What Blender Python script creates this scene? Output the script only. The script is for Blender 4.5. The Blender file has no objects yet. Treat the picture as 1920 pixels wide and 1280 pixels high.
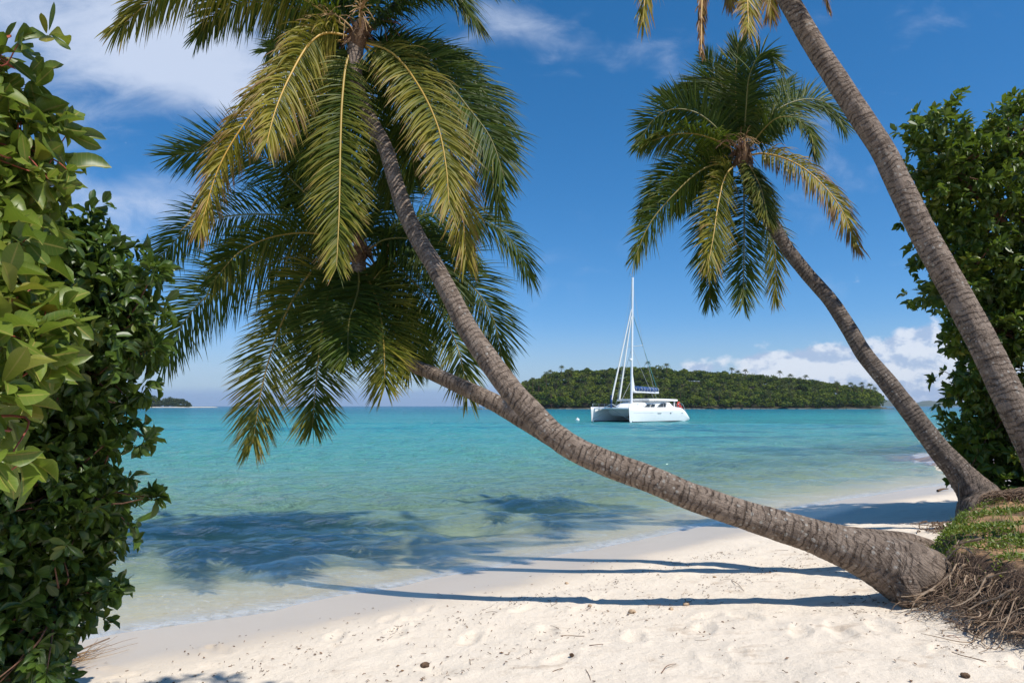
import bpy, math, random
import numpy as np
from mathutils import Vector
R = math.radians
PI = math.pi
rng = np.random.default_rng(7)
random.seed(7)
SC = bpy.context.scene
COL = SC.collection

# ------------------------------------------------------------------ camera
CAM_H = 2.15
PITCH = math.atan(121/1280)
cd = bpy.data.cameras.new('camera'); cam = bpy.data.objects.new('camera', cd); COL.objects.link(cam)
cd.lens = 24; cd.sensor_width = 36; cd.clip_start = 0.05; cd.clip_end = 60000
cam.location = (0, 0, CAM_H); cam.rotation_euler = (PI/2+PITCH, 0, 0)
SC.camera = cam
# ------------------------------------------------------------------ exposure
vs = SC.view_settings
vs.view_transform = 'Standard'; vs.look = 'None'; vs.gamma = 1; vs.exposure = 0.30; vs.use_curve_mapping = False
SC.cycles.max_bounces = 8; SC.cycles.transparent_max_bounces = 12; SC.cycles.volume_bounces = 0
SC.cycles.sample_clamp_indirect = 6
# ------------------------------------------------------------------ sun
SUN_EL = R(58); SUN_V = Vector((0.80, -0.60, 0)).normalized()*math.cos(SUN_EL) + Vector((0, 0, math.sin(SUN_EL)))
sd = bpy.data.lights.new('sun', 'SUN'); sun = bpy.data.objects.new('sun', sd); COL.objects.link(sun)
sd.energy = 4.3; sd.angle = R(0.55); sd.color = (1.0, 0.955, 0.88)
sun.rotation_euler = (-SUN_V).to_track_quat('-Z', 'Y').to_euler(); sun.location = (20, -15, 30)

def pix_dir(px, py):
    x = (px-960)/1280; y = (640-py)/1280
    return np.array([x, math.cos(PITCH)-y*math.sin(PITCH), y*math.cos(PITCH)+math.sin(PITCH)])
def W(px, py, Y):
    d = pix_dir(px, py); return d*(Y/d[1]) + np.array([0, 0, CAM_H])
def GP(px, py, z=0.0):
    d = pix_dir(px, py); return d*((z-CAM_H)/d[2]) + np.array([0, 0, CAM_H])

# ------------------------------------------------------------------ node helpers
class NT:
    def __init__(s, tree): s.t = tree; s.n = tree.nodes; s.l = tree.links
    def add(s, typ, **kw):
        n = s.n.new(typ)
        for k, v in kw.items(): setattr(n, k, v)
        return n
    def link(s, a, b): s.l.new(a, b)
    def put(s, sock, v):
        if hasattr(v, 'is_linked') or hasattr(v, 'links'): s.l.new(v, sock)
        else: sock.default_value = v
    def math(s, op, a, b=0.0, c=0.0, clamp=False):
        n = s.add('ShaderNodeMath', operation=op, use_clamp=clamp)
        s.put(n.inputs[0], a); s.put(n.inputs[1], b)
        if len(n.inputs) > 2: s.put(n.inputs[2], c)
        return n.outputs[0]
    def mix(s, f, a, b, blend='MIX'):
        n = s.add('ShaderNodeMix', data_type='RGBA', blend_type=blend)
        s.put(n.inputs['Factor'], f)
        a = (*a, 1) if isinstance(a, tuple) and len(a) == 3 else a
        b = (*b, 1) if isinstance(b, tuple) and len(b) == 3 else b
        s.put(n.inputs[6], a); s.put(n.inputs[7], b)
        return n.outputs[2]
    def noise(s, vec=None, scale=5, detail=4, rough=0.5, dist=0.0, out='Fac'):
        n = s.add('ShaderNodeTexNoise'); n.inputs['Scale'].default_value = scale
        n.inputs['Detail'].default_value = detail; n.inputs['Roughness'].default_value = rough
        n.inputs['Distortion'].default_value = dist
        if vec is not None: s.link(vec, n.inputs['Vector'])
        return n.outputs[out]
    def map(s, vec, scale=(1, 1, 1), rot=(0, 0, 0), loc=(0, 0, 0)):
        n = s.add('ShaderNodeMapping'); s.link(vec, n.inputs['Vector'])
        n.inputs['Scale'].default_value = scale; n.inputs['Rotation'].default_value = rot
        n.inputs['Location'].default_value = loc
        return n.outputs[0]
    def ramp(s, f, stops, interp='LINEAR'):
        n = s.add('ShaderNodeValToRGB'); s.link(f, n.inputs[0]); r = n.color_ramp; r.interpolation = interp
        while len(r.elements) < len(stops): r.elements.new(0.5)
        for e, (p, c) in zip(r.elements, stops):
            e.position = p; e.color = (*c, 1) if len(c) == 3 else c
        return n.outputs[0]
    def sstep(s, f, a, b, lo=0.0, hi=1.0):
        n = s.add('ShaderNodeMapRange', interpolation_type='SMOOTHSTEP')
        s.put(n.inputs[0], f); n.inputs[1].default_value = a; n.inputs[2].default_value = b
        n.inputs[3].default_value = lo; n.inputs[4].default_value = hi
        return n.outputs[0]
    def lin(s, f, a, b, lo=0.0, hi=1.0):
        n = s.add('ShaderNodeMapRange'); s.put(n.inputs[0], f); n.inputs[1].default_value = a; n.inputs[2].default_value = b
        n.inputs[3].default_value = lo; n.inputs[4].default_value = hi
        return n.outputs[0]
    def bump(s, h, strength=0.5, dist=0.02, normal=None):
        n = s.add('ShaderNodeBump'); s.link(h, n.inputs['Height'])
        n.inputs['Strength'].default_value = strength; n.inputs['Distance'].default_value = dist
        if normal is not None: s.link(normal, n.inputs['Normal'])
        return n.outputs[0]
def new_mat(name):
    m = bpy.data.materials.new(name); m.use_nodes = True
    t = NT(m.node_tree); t.n.clear(); t.out = t.add('ShaderNodeOutputMaterial')
    return m, t
def principled(t, color, rough=0.6, spec=0.5, normal=None, metallic=0.0):
    p = t.add('ShaderNodeBsdfPrincipled')
    t.put(p.inputs['Base Color'], (*color, 1) if isinstance(color, tuple) and len(color) == 3 else color)
    t.put(p.inputs['Roughness'], rough); t.put(p.inputs['Metallic'], metallic)
    t.put(p.inputs['Specular IOR Level'], spec)
    if normal is not None: t.link(normal, p.inputs['Normal'])
    return p
def mixsh(t, f, a, b):
    n = t.add('ShaderNodeMixShader'); t.put(n.inputs[0], f); t.link(a, n.inputs[1]); t.link(b, n.inputs[2]); return n.outputs[0]

# ------------------------------------------------------------------ world: sky with clouds (by direction only)
def build_world():
    w = bpy.data.worlds.new('World'); SC.world = w; w.use_nodes = True
    t = NT(w.node_tree); t.n.clear()
    out = t.add('ShaderNodeOutputWorld'); bg = t.add('ShaderNodeBackground'); bg.inputs['Strength'].default_value = 0.10
    t.link(bg.outputs[0], out.inputs[0])
    sky = t.add('ShaderNodeTexSky'); sky.sky_type = 'NISHITA'; sky.sun_disc = False
    sky.sun_elevation = SUN_EL; sky.sun_rotation = math.atan2(SUN_V.x, SUN_V.y)
    sky.altitude = 0; sky.air_density = 1.0; sky.dust_density = 0.2; sky.ozone_density = 3.0
    # deep polarised blue: less red high up
    sx = t.add('ShaderNodeSeparateColor'); t.link(sky.outputs[0], sx.inputs[0]); sr, sg, sb = sx.outputs[:3]
    cc_ = t.add('ShaderNodeCombineColor')
    t.link(t.math('MULTIPLY', t.math('POWER', t.math('MULTIPLY', sr, .1), 1.61), 8.6), cc_.inputs[0])
    t.link(t.math('MULTIPLY', sg, .73), cc_.inputs[1]); t.link(t.math('MULTIPLY', sb, 1.05), cc_.inputs[2]); skyc = cc_.outputs[0]
    tc = t.add('ShaderNodeTexCoord'); g = tc.outputs['Generated']
    sp = t.add('ShaderNodeSeparateXYZ'); t.link(g, sp.inputs[0]); X, Y, Z = sp.outputs
    Yc = t.math('MAXIMUM', Y, 0.08)
    U = t.math('DIVIDE', X, Yc); V = t.math('DIVIDE', Z, Yc)
    front = t.sstep(Y, 0.1, 0.3)
    skyc = t.mix(t.sstep(Z, 0.13, 0.0, 0, .85), skyc, (3.3, 4.8, 6.0))
    # high clouds use a plane overhead, low ones the raw direction
    zc = t.math('MAXIMUM', Z, 0.03); zc = t.math('ADD', zc, 0.12)
    cx = t.math('DIVIDE', X, zc); cy = t.math('DIVIDE', Y, zc)
    cb = t.add('ShaderNodeCombineXYZ'); t.link(cx, cb.inputs[0]); t.link(cy, cb.inputs[1]); P = cb.outputs[0]
    uv = t.add('ShaderNodeCombineXYZ'); t.link(U, uv.inputs[0]); t.link(V, uv.inputs[1]); UV = uv.outputs[0]
    def blob(px, py, rx, ry, rot=0.0, pw=1.0):
        d = pix_dir(px, py); u0 = d[0]/d[1]; v0 = d[2]/d[1]; c, s = math.cos(rot), math.sin(rot)
        du = t.math('SUBTRACT', U, u0); dv = t.math('SUBTRACT', V, v0)
        a = t.math('ADD', t.math('MULTIPLY', du, c/(rx/1280)), t.math('MULTIPLY', dv, s/(rx/1280)))
        b = t.math('ADD', t.math('MULTIPLY', du, -s/(ry/1280)), t.math('MULTIPLY', dv, c/(ry/1280)))
        r2 = t.math('ADD', t.math('MULTIPLY', a, a), t.math('MULTIPLY', b, b))
        return t.math('MULTIPLY', t.math('POWER', 2.71828, t.math('MULTIPLY', r2, -1.0)), pw)
    def sumup(l):
        a = l[0]
        for b in l[1:]: a = t.math('ADD', a, b)
        return a
    # soft high cloud, upper left
    n1 = t.noise(t.map(UV, scale=(2.2, 3.4, 1), rot=(0, 0, R(24)), loc=(3.1, 1.7, 0)), 1.6, 7, 0.52, 0.35)
    n1b = t.noise(t.map(UV, scale=(5, 9, 1), rot=(0, 0, R(20))), 2.0, 6, 0.6, 0.5)
    soft = sumup([blob(180, 30, 420, 150, R(-12), 1.2), blob(420, 130, 150, 60, R(-20), .45), blob(330, 150, 170, 60, R(-25), .42), blob(430, 185, 60, 34, R(-35), .38),
                  blob(240, 375, 260, 64, R(-6), 1.1), blob(215, 450, 120, 28, R(-15), .7), blob(120, 240, 200, 60, R(-15), .35),
                  blob(930, 30, 170, 60, R(-15), .52), blob(860, 90, 120, 30, R(20), .38),
                  blob(600, -350, 700, 200, 0, .6), blob(1900, -500, 600, 200, 0, .5)])
    nn = t.math('ADD', t.math('MULTIPLY', n1, 0.58), t.math('MULTIPLY', n1b, 0.42))
    fac1 = t.sstep(t.math('ADD', soft, t.math('MULTIPLY', t.math('SUBTRACT', nn, 0.5), 3.0)), 0.10, 1.35)
    # cumulus bank low right
    n2 = t.noise(t.map(UV, scale=(1, 1.5, 1)), 23, 8, 0.58, 0.15)
    n2b = t.noise(t.map(UV, scale=(1, 2.6, 1), loc=(4, 2, 0)), 6.5, 4, 0.5)
    cum = sumup([blob(1740, 650, 75, 34, 0, 1.0), blob(1650, 690, 170, 42, R(8), .95), blob(1480, 696, 150, 36, R(4), 1.1), blob(1850, 690, 200, 70, 0, .95),
                 blob(1430, 672, 60, 12, 0, .55), blob(1540, 665, 70, 18, 0, .6), blob(1310, 690, 34, 14, 0, .75),
                 blob(1560, 738, 340, 30, 0, .95), blob(2300, 660, 400, 90, 0, 1.0)])
    nc = t.math('ADD', t.math('MULTIPLY', n2, 0.75), t.math('MULTIPLY', n2b, 0.25))
    cfield = t.math('ADD', cum, t.math('MULTIPLY', t.math('SUBTRACT', nc, 0.5), 2.6))
    fac2 = t.sstep(cfield, 0.42, 0.92)
    # lilac stratus along the horizon
    hv = t.math('ADD', V, t.math('MULTIPLY', t.math('SUBTRACT', t.noise(t.map(UV, scale=(1, 3, 1)), 5, 5, 0.55), 0.5), 0.030))
    band = t.math('MULTIPLY', t.sstep(hv, 0.033, 0.020), t.sstep(U, 0.10, -0.12, 0.40, 0.75))
    fac3 = t.math('MULTIPLY', band, front)
    # scattered small cloud elsewhere (behind the viewer) so reflections and side views stay plausible
    n4 = t.noise(P, 0.9, 7, 0.55, 0.2)
    fac4 = t.math('MULTIPLY', t.sstep(n4, 0.56, 0.75), t.math('MULTIPLY', t.sstep(Y, 0.05, -0.2), t.sstep(Z, 0.02, 0.2)))
    # cloud colours in the same units as the sky texture
    k = 10.0
    lit2 = t.noise(t.map(UV, scale=(1, 1.5, 1), loc=(0.012, 0.020, 0)), 23, 8, 0.58, 0.15)
    rel = t.math('SUBTRACT', lit2, n2)
    shade = t.sstep(rel, -0.07, 0.13, 1.0, 0.0)
    ccol = t.mix(shade, (0.37*k, 0.45*k, 0.62*k), (0.72*k, 0.74*k, 0.80*k))
    c = t.mix(t.math('MULTIPLY', fac1, t.math('MULTIPLY', front, 0.82)), skyc, (0.57*k, 0.64*k, 0.78*k))
    c = t.mix(fac3, c, (0.235*k, 0.345*k, 0.55*k))
    c = t.mix(t.math('MULTIPLY', t.math('MULTIPLY', fac2, front), 0.76), c, ccol)
    c = t.mix(t.math('MULTIPLY', fac4, 0.8), c, (0.75*k, 0.78*k, 0.83*k))
    t.link(c, bg.inputs['Color'])
build_world()

# ------------------------------------------------------------------ object helpers
def tag(o, label=None, cat=None, group=None, kind=None):
    if label: o['label'] = label
    if cat: o['category'] = cat
    if group: o['group'] = group
    if kind: o['kind'] = kind
    return o
def empty(name, loc, label=None, cat=None, group=None):
    o = bpy.data.objects.new(name, None); COL.objects.link(o); o.location = loc; o.empty_display_size = 0.3
    return tag(o, label, cat, group)
def mesh_obj(name, V, F, mats, parent=None, smooth=True, mi=None, attrs=None, uv=None, origin=None):
    """V (n,3) world positions, F (m,k) or list of faces.  Parented meshes are stored relative to the parent's location."""
    V = np.asarray(V, dtype=np.float64).reshape(-1, 3)
    off = np.zeros(3)
    if parent is not None:
        p = parent
        while p is not None: off += np.array(p.location); p = p.parent
    elif origin is not None: off = np.asarray(origin, float)
    V = V-off
    me = bpy.data.meshes.new(name)
    if isinstance(F, np.ndarray):
        n, k = F.shape
        me.vertices.add(len(V)); me.vertices.foreach_set('co', V.ravel())
        me.loops.add(n*k); me.loops.foreach_set('vertex_index', F.ravel().astype(np.int32))
        me.polygons.add(n); me.polygons.foreach_set('loop_start', np.arange(0, n*k, k, dtype=np.int32))
        me.update(calc_edges=True)
    else:
        me.from_pydata([tuple(v) for v in V], [], [tuple(f) for f in F])
    for m in (mats if isinstance(mats, (list, tuple)) else [mats]): me.materials.append(m)
    if mi is not None: me.polygons.foreach_set('material_index', np.asarray(mi, dtype=np.int32))
    me.polygons.foreach_set('use_smooth', np.full(len(me.polygons), smooth))
    if attrs:
        for k, a in attrs.items():
            a = np.asarray(a, dtype=np.float32)
            if a.ndim == 1:
                at = me.attributes.new(k, 'FLOAT', 'POINT'); at.data.foreach_set('value', a)
            else:
                at = me.attributes.new(k, 'FLOAT_VECTOR', 'POINT'); at.data.foreach_set('vector', a.ravel())
    me.update()
    o = bpy.data.objects.new(name, me); COL.objects.link(o)
    if parent is not None: o.parent = parent
    else: o.location = off
    return o
def attr(t, name, vec=False):
    n = t.add('ShaderNodeAttribute', attribute_name=name)
    return n.outputs['Vector'] if vec else n.outputs['Fac']
def unit(a): return a/np.maximum(np.linalg.norm(a, axis=-1, keepdims=True), 1e-9)
def catmull(P, n):
    P = np.asarray(P, float); m = len(P)
    d = np.r_[0, np.cumsum(np.linalg.norm(np.diff(P[:, :3], axis=0), axis=1))]
    # centripetal-ish: interpolate with cubic hermite over chord length
    T = np.zeros_like(P)
    T[1:-1] = (P[2:]-P[:-2])/(d[2:]-d[:-2])[:, None]
    T[0] = (P[1]-P[0])/(d[1]-d[0]); T[-1] = (P[-1]-P[-2])/(d[-1]-d[-2])
    s = np.linspace(0, d[-1], n); i = np.clip(np.searchsorted(d, s, side='right')-1, 0, m-2)
    h = (d[i+1]-d[i]); u = (s-d[i])/h; u = u[:, None]; h = h[:, None]
    return (2*u**3-3*u**2+1)*P[i]+(u**3-2*u**2+u)*h*T[i]+(-2*u**3+3*u**2)*P[i+1]+(u**3-u**2)*h*T[i+1]
def frames(C):
    T = unit(np.gradient(C, axis=0))
    N = np.zeros_like(T); a = np.array([0, 1, 0]) if abs(T[0][1]) < .8 else np.array([1, 0, 0])
    n = a-T[0]*np.dot(a, T[0]); N[0] = n/np.linalg.norm(n)
    for i in range(1, len(C)):
        n = N[i-1]-T[i]*np.dot(N[i-1], T[i]); N[i] = n/np.linalg.norm(n)
    return T, N, np.cross(T, N)
def tube(C, r, seg=8, closed_ends=True):
    """returns V, F(quads)"""
    C = np.asarray(C, float); n = len(C); r = np.broadcast_to(np.asarray(r, float), (n,)) if np.ndim(r) < 2 else r
    T, N, B = frames(C); a = np.linspace(0, 2*PI, seg, endpoint=False)
    rr = r[:, None] if np.ndim(r) == 1 else r
    V = C[:, None, :]+(N[:, None, :]*np.cos(a)[None, :, None]+B[:, None, :]*np.sin(a)[None, :, None])*(rr[..., None] if rr.ndim == 2 else rr)
    V = V.reshape(-1, 3)
    i = np.arange(n-1)[:, None]*seg; j = np.arange(seg)[None, :]; k = (j+1) % seg
    F = np.stack([i+j, i+k, i+seg+k, i+seg+j], -1).reshape(-1, 4)
    return V, F
class Bag:
    """collects quad pieces into one mesh"""
    def __init__(s): s.V = []; s.F = []; s.n = 0; s.A = []; s.M = []
    def add(s, V, F, a=None, m=0):
        V = np.asarray(V, float).reshape(-1, 3); F = np.asarray(F)
        if F.shape[1] == 3: F = np.c_[F, F[:, 2]]
        s.V.append(V); s.F.append(F+s.n); s.n += len(V); s.M.append(np.full(len(F), m))
        if a is not None: s.A.append(np.broadcast_to(np.asarray(a, float), (len(V), 3)))
    def tube(s, C, r, seg=6, a=None, m=0): s.add(*tube(C, r, seg), a=a, m=m)
    def box(s, c, size, rot=0.0, m=0, a=None):
        sx, sy, sz = np.array(size)/2
        V = np.array([[x, y, z] for x in (-sx, sx) for y in (-sy, sy) for z in (-sz, sz)])
        cc, ss = math.cos(rot), math.sin(rot)
        V = np.c_[V[:, 0]*cc-V[:, 1]*ss, V[:, 0]*ss+V[:, 1]*cc, V[:, 2]]+np.array(c)
        F = np.array([[0, 1, 3, 2], [4, 6, 7, 5], [0, 4, 5, 1], [2, 3, 7, 6], [0, 2, 6, 4], [1, 5, 7, 3]])
        s.add(V, F, a, m)
    def build(s, name, mats, parent=None, smooth=True, origin=None, attr_name='lf'):
        V = np.concatenate(s.V); F = np.concatenate(s.F); M = np.concatenate(s.M)
        at = {attr_name: np.concatenate(s.A)} if s.A else None
        tri = F[:, 2] == F[:, 3]
        if tri.any():
            Fl = [tuple(f[:3]) if tt else tuple(f) for f, tt in zip(F.tolist(), tri)]
            return mesh_obj(name, V, Fl, mats, parent, smooth, M, at, origin=origin)
        return mesh_obj(name, V, F, mats, parent, smooth, M, at, origin=origin)

# cheap value noise for terrain
def vnoise(x, y, seed=0):
    xi = np.floor(x).astype(np.int64); yi = np.floor(y).astype(np.int64); xf = x-xi; yf = y-yi
    def h(a, b):
        v = (a*374761393+b*668265263+seed*1442695041) & 0x7fffffff
        v = ((v ^ (v >> 13))*1274126177) & 0x7fffffff
        v = (v ^ (v >> 16)) & 0xffff
        return v/65535.0
    u = xf*xf*(3-2*xf); v = yf*yf*(3-2*yf)
    return (h(xi, yi)*(1-u)+h(xi+1, yi)*u)*(1-v)+(h(xi, yi+1)*(1-u)+h(xi+1, yi+1)*u)*v-0.5
def fbm(x, y, f, o=4, seed=0, g=0.5):
    s = 0; a = 1
    for k in range(o): s = s+a*vnoise(x*f+17.3*k, y*f-9.1*k, seed+k); f *= 2.03; a *= g
    return s
def sst(x, a, b):
    t = np.clip((x-a)/(b-a), 0, 1); return t*t*(3-2*t)

# ------------------------------------------------------------------ terrain
shore_px = [(150, 1215), (220, 1195), (400, 1165), (712, 1100), (967, 1058), (1100, 1032), (1240, 1000), (1400, 972), (1520, 947), (1640, 926), (1790, 906)]
SH = np.array([GP(*p)[:2] for p in shore_px])
SHX = np.r_[-60, -9, SH[:, 0], 20, 60, 400]; SHY = np.r_[-6, 4.2, SH[:, 1], 24, 38, 60]
def shoreY(X): return np.interp(X, SHX, SHY)
def inland(X, Y):
    d = 0
    for o in (-1.5, -.75, 0, .75, 1.5): d = d+(shoreY(X+o)-Y)
    return d/5*0.80 + 0.10*fbm(X, Y, .45, 2, 5)
bank_px = [(3.2, 3.9), (4.2, 3.55), (4.8, 3.42), (5.4, 3.36), (6.0, 3.45), (7.0, 4.05), (8.2, 4.95), (9.0, 5.75), (9.8, 6.5), (10.6, 7.0), (12, 8.2), (14, 10.4), (18, 15)]
BK = np.array(bank_px)
def bank_s(X, Y):
    bx = np.interp(Y, BK[:, 0], BK[:, 1], left=6.5)
    s = X-bx+0.22*fbm(X, Y, 1.6, 3, 11)
    s = s - np.clip(4.3-Y, 0, 9)*1.6
    return s
def ground_h(X, Y, fine=True):
    d = inland(X, Y)
    land = np.where(d > 0, 0.092*d, 0.085*d)
    land = np.where(d > 8, 0.092*8+0.03*(d-8), land)
    land = np.where(d < -14, 0.085*-14+0.03*(d+14), land)
    land = np.maximum(land, -5.0)
    dry = sst(d, 0.9, 2.2)
    if fine:
        z = land+dry*(0.050*fbm(X, Y, .9, 3, 1)+0.018*fbm(X, Y, 3.1, 3, 2)+0.009*fbm(X, Y, 9.5, 3, 3))
        z = z + (1-dry)*0.010*fbm(X*.6, Y, 1.5, 2, 9)
    else: z = land+dry*0.05*fbm(X, Y, .9, 3, 1)
    s = bank_s(X, Y)
    m = sst(s, -0.12, 0.42)
    z = z+m*(0.40+0.10*fbm(X, Y, .8, 3, 21)+(0.05*fbm(X, Y, 4, 3, 22) if fine else 0)+0.10*sst(s, .3, 3))
    return z
def gh(x, y): return float(ground_h(np.array([x], float), np.array([y], float))[0])

# footprints pressed in the dry sand
FP = []
for k in range(70):
    x = rng.uniform(-3.2, 4.4); y = rng.uniform(2.6, 7.2); FP.append((x, y, rng.uniform(0, PI), rng.uniform(.6, 1.2)))
for k in range(9):
    FP.append((3.4-.62*k+rng.normal(0, .04), 5.15+.13*k+(.09 if k % 2 else -.09), R(80)+rng.normal(0, .2), 1.15))
def polar(radii, a0, a1, na, nb):
    dense = np.linspace(R(a0), R(a1), na); rest = np.linspace(R(a1), R(a0)+2*PI, nb+2)[1:-1]
    A = np.r_[dense, rest]; n = len(A)
    X = radii[:, None]*np.sin(A)[None]; Y = radii[:, None]*np.cos(A)[None]-1.0
    i = np.arange(len(radii)-1)[:, None]*n; j = np.arange(n)[None]; k = (j+1) % n
    F = np.stack([i+j, i+n+j, i+n+k, i+k], -1).reshape(-1, 4)
    return X.ravel(), Y.ravel(), F, n
def geo(a, b, q): return a*q**np.arange(0, int(math.log(b/a)/math.log(q))+2)

def mat_ground():
    m, t = new_mat('sand_and_soil')
    geo_ = t.add('ShaderNodeNewGeometry'); pos = geo_.outputs['Position']
    wet = attr(t, 'inland'); soil = attr(t, 'bank'); 
    n_big = t.noise(pos, 0.9, 4, .55); n_mid = t.noise(pos, 7, 5, .6); n_fine = t.noise(pos, 160, 4, .7); n_gr = t.noise(pos, 420, 2, .6)
    dry = t.mix(n_mid, (.745, .635, .505), (.81, .71, .585))
    dry = t.mix(t.sstep(n_fine, .50, .74, 0, .35), dry, (.46, .36, .27))
    n_dirt = t.noise(t.map(pos, scale=(1, 1.7, 1)), 3.4, 6, .66, .4)
    dry = t.mix(t.math('MULTIPLY', t.sstep(n_dirt, .54, .70, 0, .62), t.sstep(wet, 1.2, 3.0)), dry, (.50, .385, .28))
    vor = t.add('ShaderNodeTexVoronoi'); t.link(pos, vor.inputs['Vector']); vor.inputs['Scale'].default_value = 16; vor.inputs['Randomness'].default_value = 1
    sp = t.math('MULTIPLY', t.sstep(vor.outputs['Distance'], .085, .045), t.math('MULTIPLY', t.sstep(n_big, .46, .60), t.sstep(wet, 1.1, 1.6)))
    dry = t.mix(t.math('MULTIPLY', sp, .75), dry, (.24, .15, .09))
    wetc = t.mix(n_big, (.50, .415, .32), (.56, .475, .375))
    edge = t.math('ADD', wet, t.math('MULTIPLY', t.math('SUBTRACT', n_big, .5), .8))
    wf = t.sstep(edge, .95, 1.9)
    c = t.mix(wf, wetc, dry)
    c = t.mix(t.sstep(wet, .1, -.8), c, (.76, .62, .40))
    # seabed patches of weed
    reef = t.math('MULTIPLY', t.sstep(t.noise(t.map(pos, scale=(.35, 1, 1)), .32, 5, .6, .5), .50, .66), t.sstep(wet, -3.5, -8))
    c = t.mix(t.math('MULTIPLY', reef, .75), c, (.10, .10, .05))
    sc_ = t.mix(t.sstep(t.noise(pos, 2.6, 5, .65), .42, .60), (.13, .078, .045), (.42, .25, .125))
    sc_ = t.mix(t.sstep(n_fine, .5, .75, 0, .5), sc_, (.07, .04, .025))
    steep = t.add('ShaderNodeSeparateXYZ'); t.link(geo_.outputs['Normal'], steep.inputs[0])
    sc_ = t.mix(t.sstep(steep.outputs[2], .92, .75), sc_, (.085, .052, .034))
    sf = t.sstep(t.math('ADD', soil, t.math('MULTIPLY', t.math('SUBTRACT', n_mid, .5), .45)), -.12, .12)
    c = t.mix(sf, c, sc_)
    h = t.math('ADD', t.math('MULTIPLY', n_fine, .35), t.math('ADD', t.math('MULTIPLY', t.noise(pos, 22, 5, .62), 1.0), t.math('MULTIPLY', n_gr, .12)))
    hs = t.math('MULTIPLY', h, t.lin(wf, 0, 1, .10, 1.0))
    b = t.bump(hs, .75, .022)
    rough = t.lin(wf, 0, 1, .30, .92)
    p = principled(t, c, rough, .35, b)
    t.link(p.outputs[0], t.out.inputs[0]); return m
def build_ground():
    rad = np.r_[geo(.5, 26, 1.0062), geo(27, 16000, 1.12)]
    X, Y, F, n = polar(rad, -56, 56, 640, 60)
    Z = ground_h(X, Y)
    d = inland(X, Y); s = bank_s(X, Y); ok = (d > 1.1) & (s < -.1)
    for k_, (fx, fy, fa, fs) in enumerate(FP):
        dx = X-fx; dy = Y-fy; m = (abs(dx) < .5) & (abs(dy) < .5)
        a = (dx[m]*math.cos(fa)+dy[m]*math.sin(fa))/(.15*fs); b = (-dx[m]*math.sin(fa)+dy[m]*math.cos(fa))/(.068*fs)
        r = np.sqrt(a*a+b*b)
        r = r*(1+.5*fbm(X[m]+k_, Y[m], 9, 2, 7)); Z[m] += (-0.017*np.exp(-r**3*.9)+0.009*np.exp(-((r-1.35)/.34)**2))*fs*ok[m]
    V = np.c_[X, Y, Z]
    o = mesh_obj('beach_ground', V, F, mat_ground(), attrs={'inland': d, 'bank': s})
    tag(o, kind='structure')
build_ground()

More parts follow.
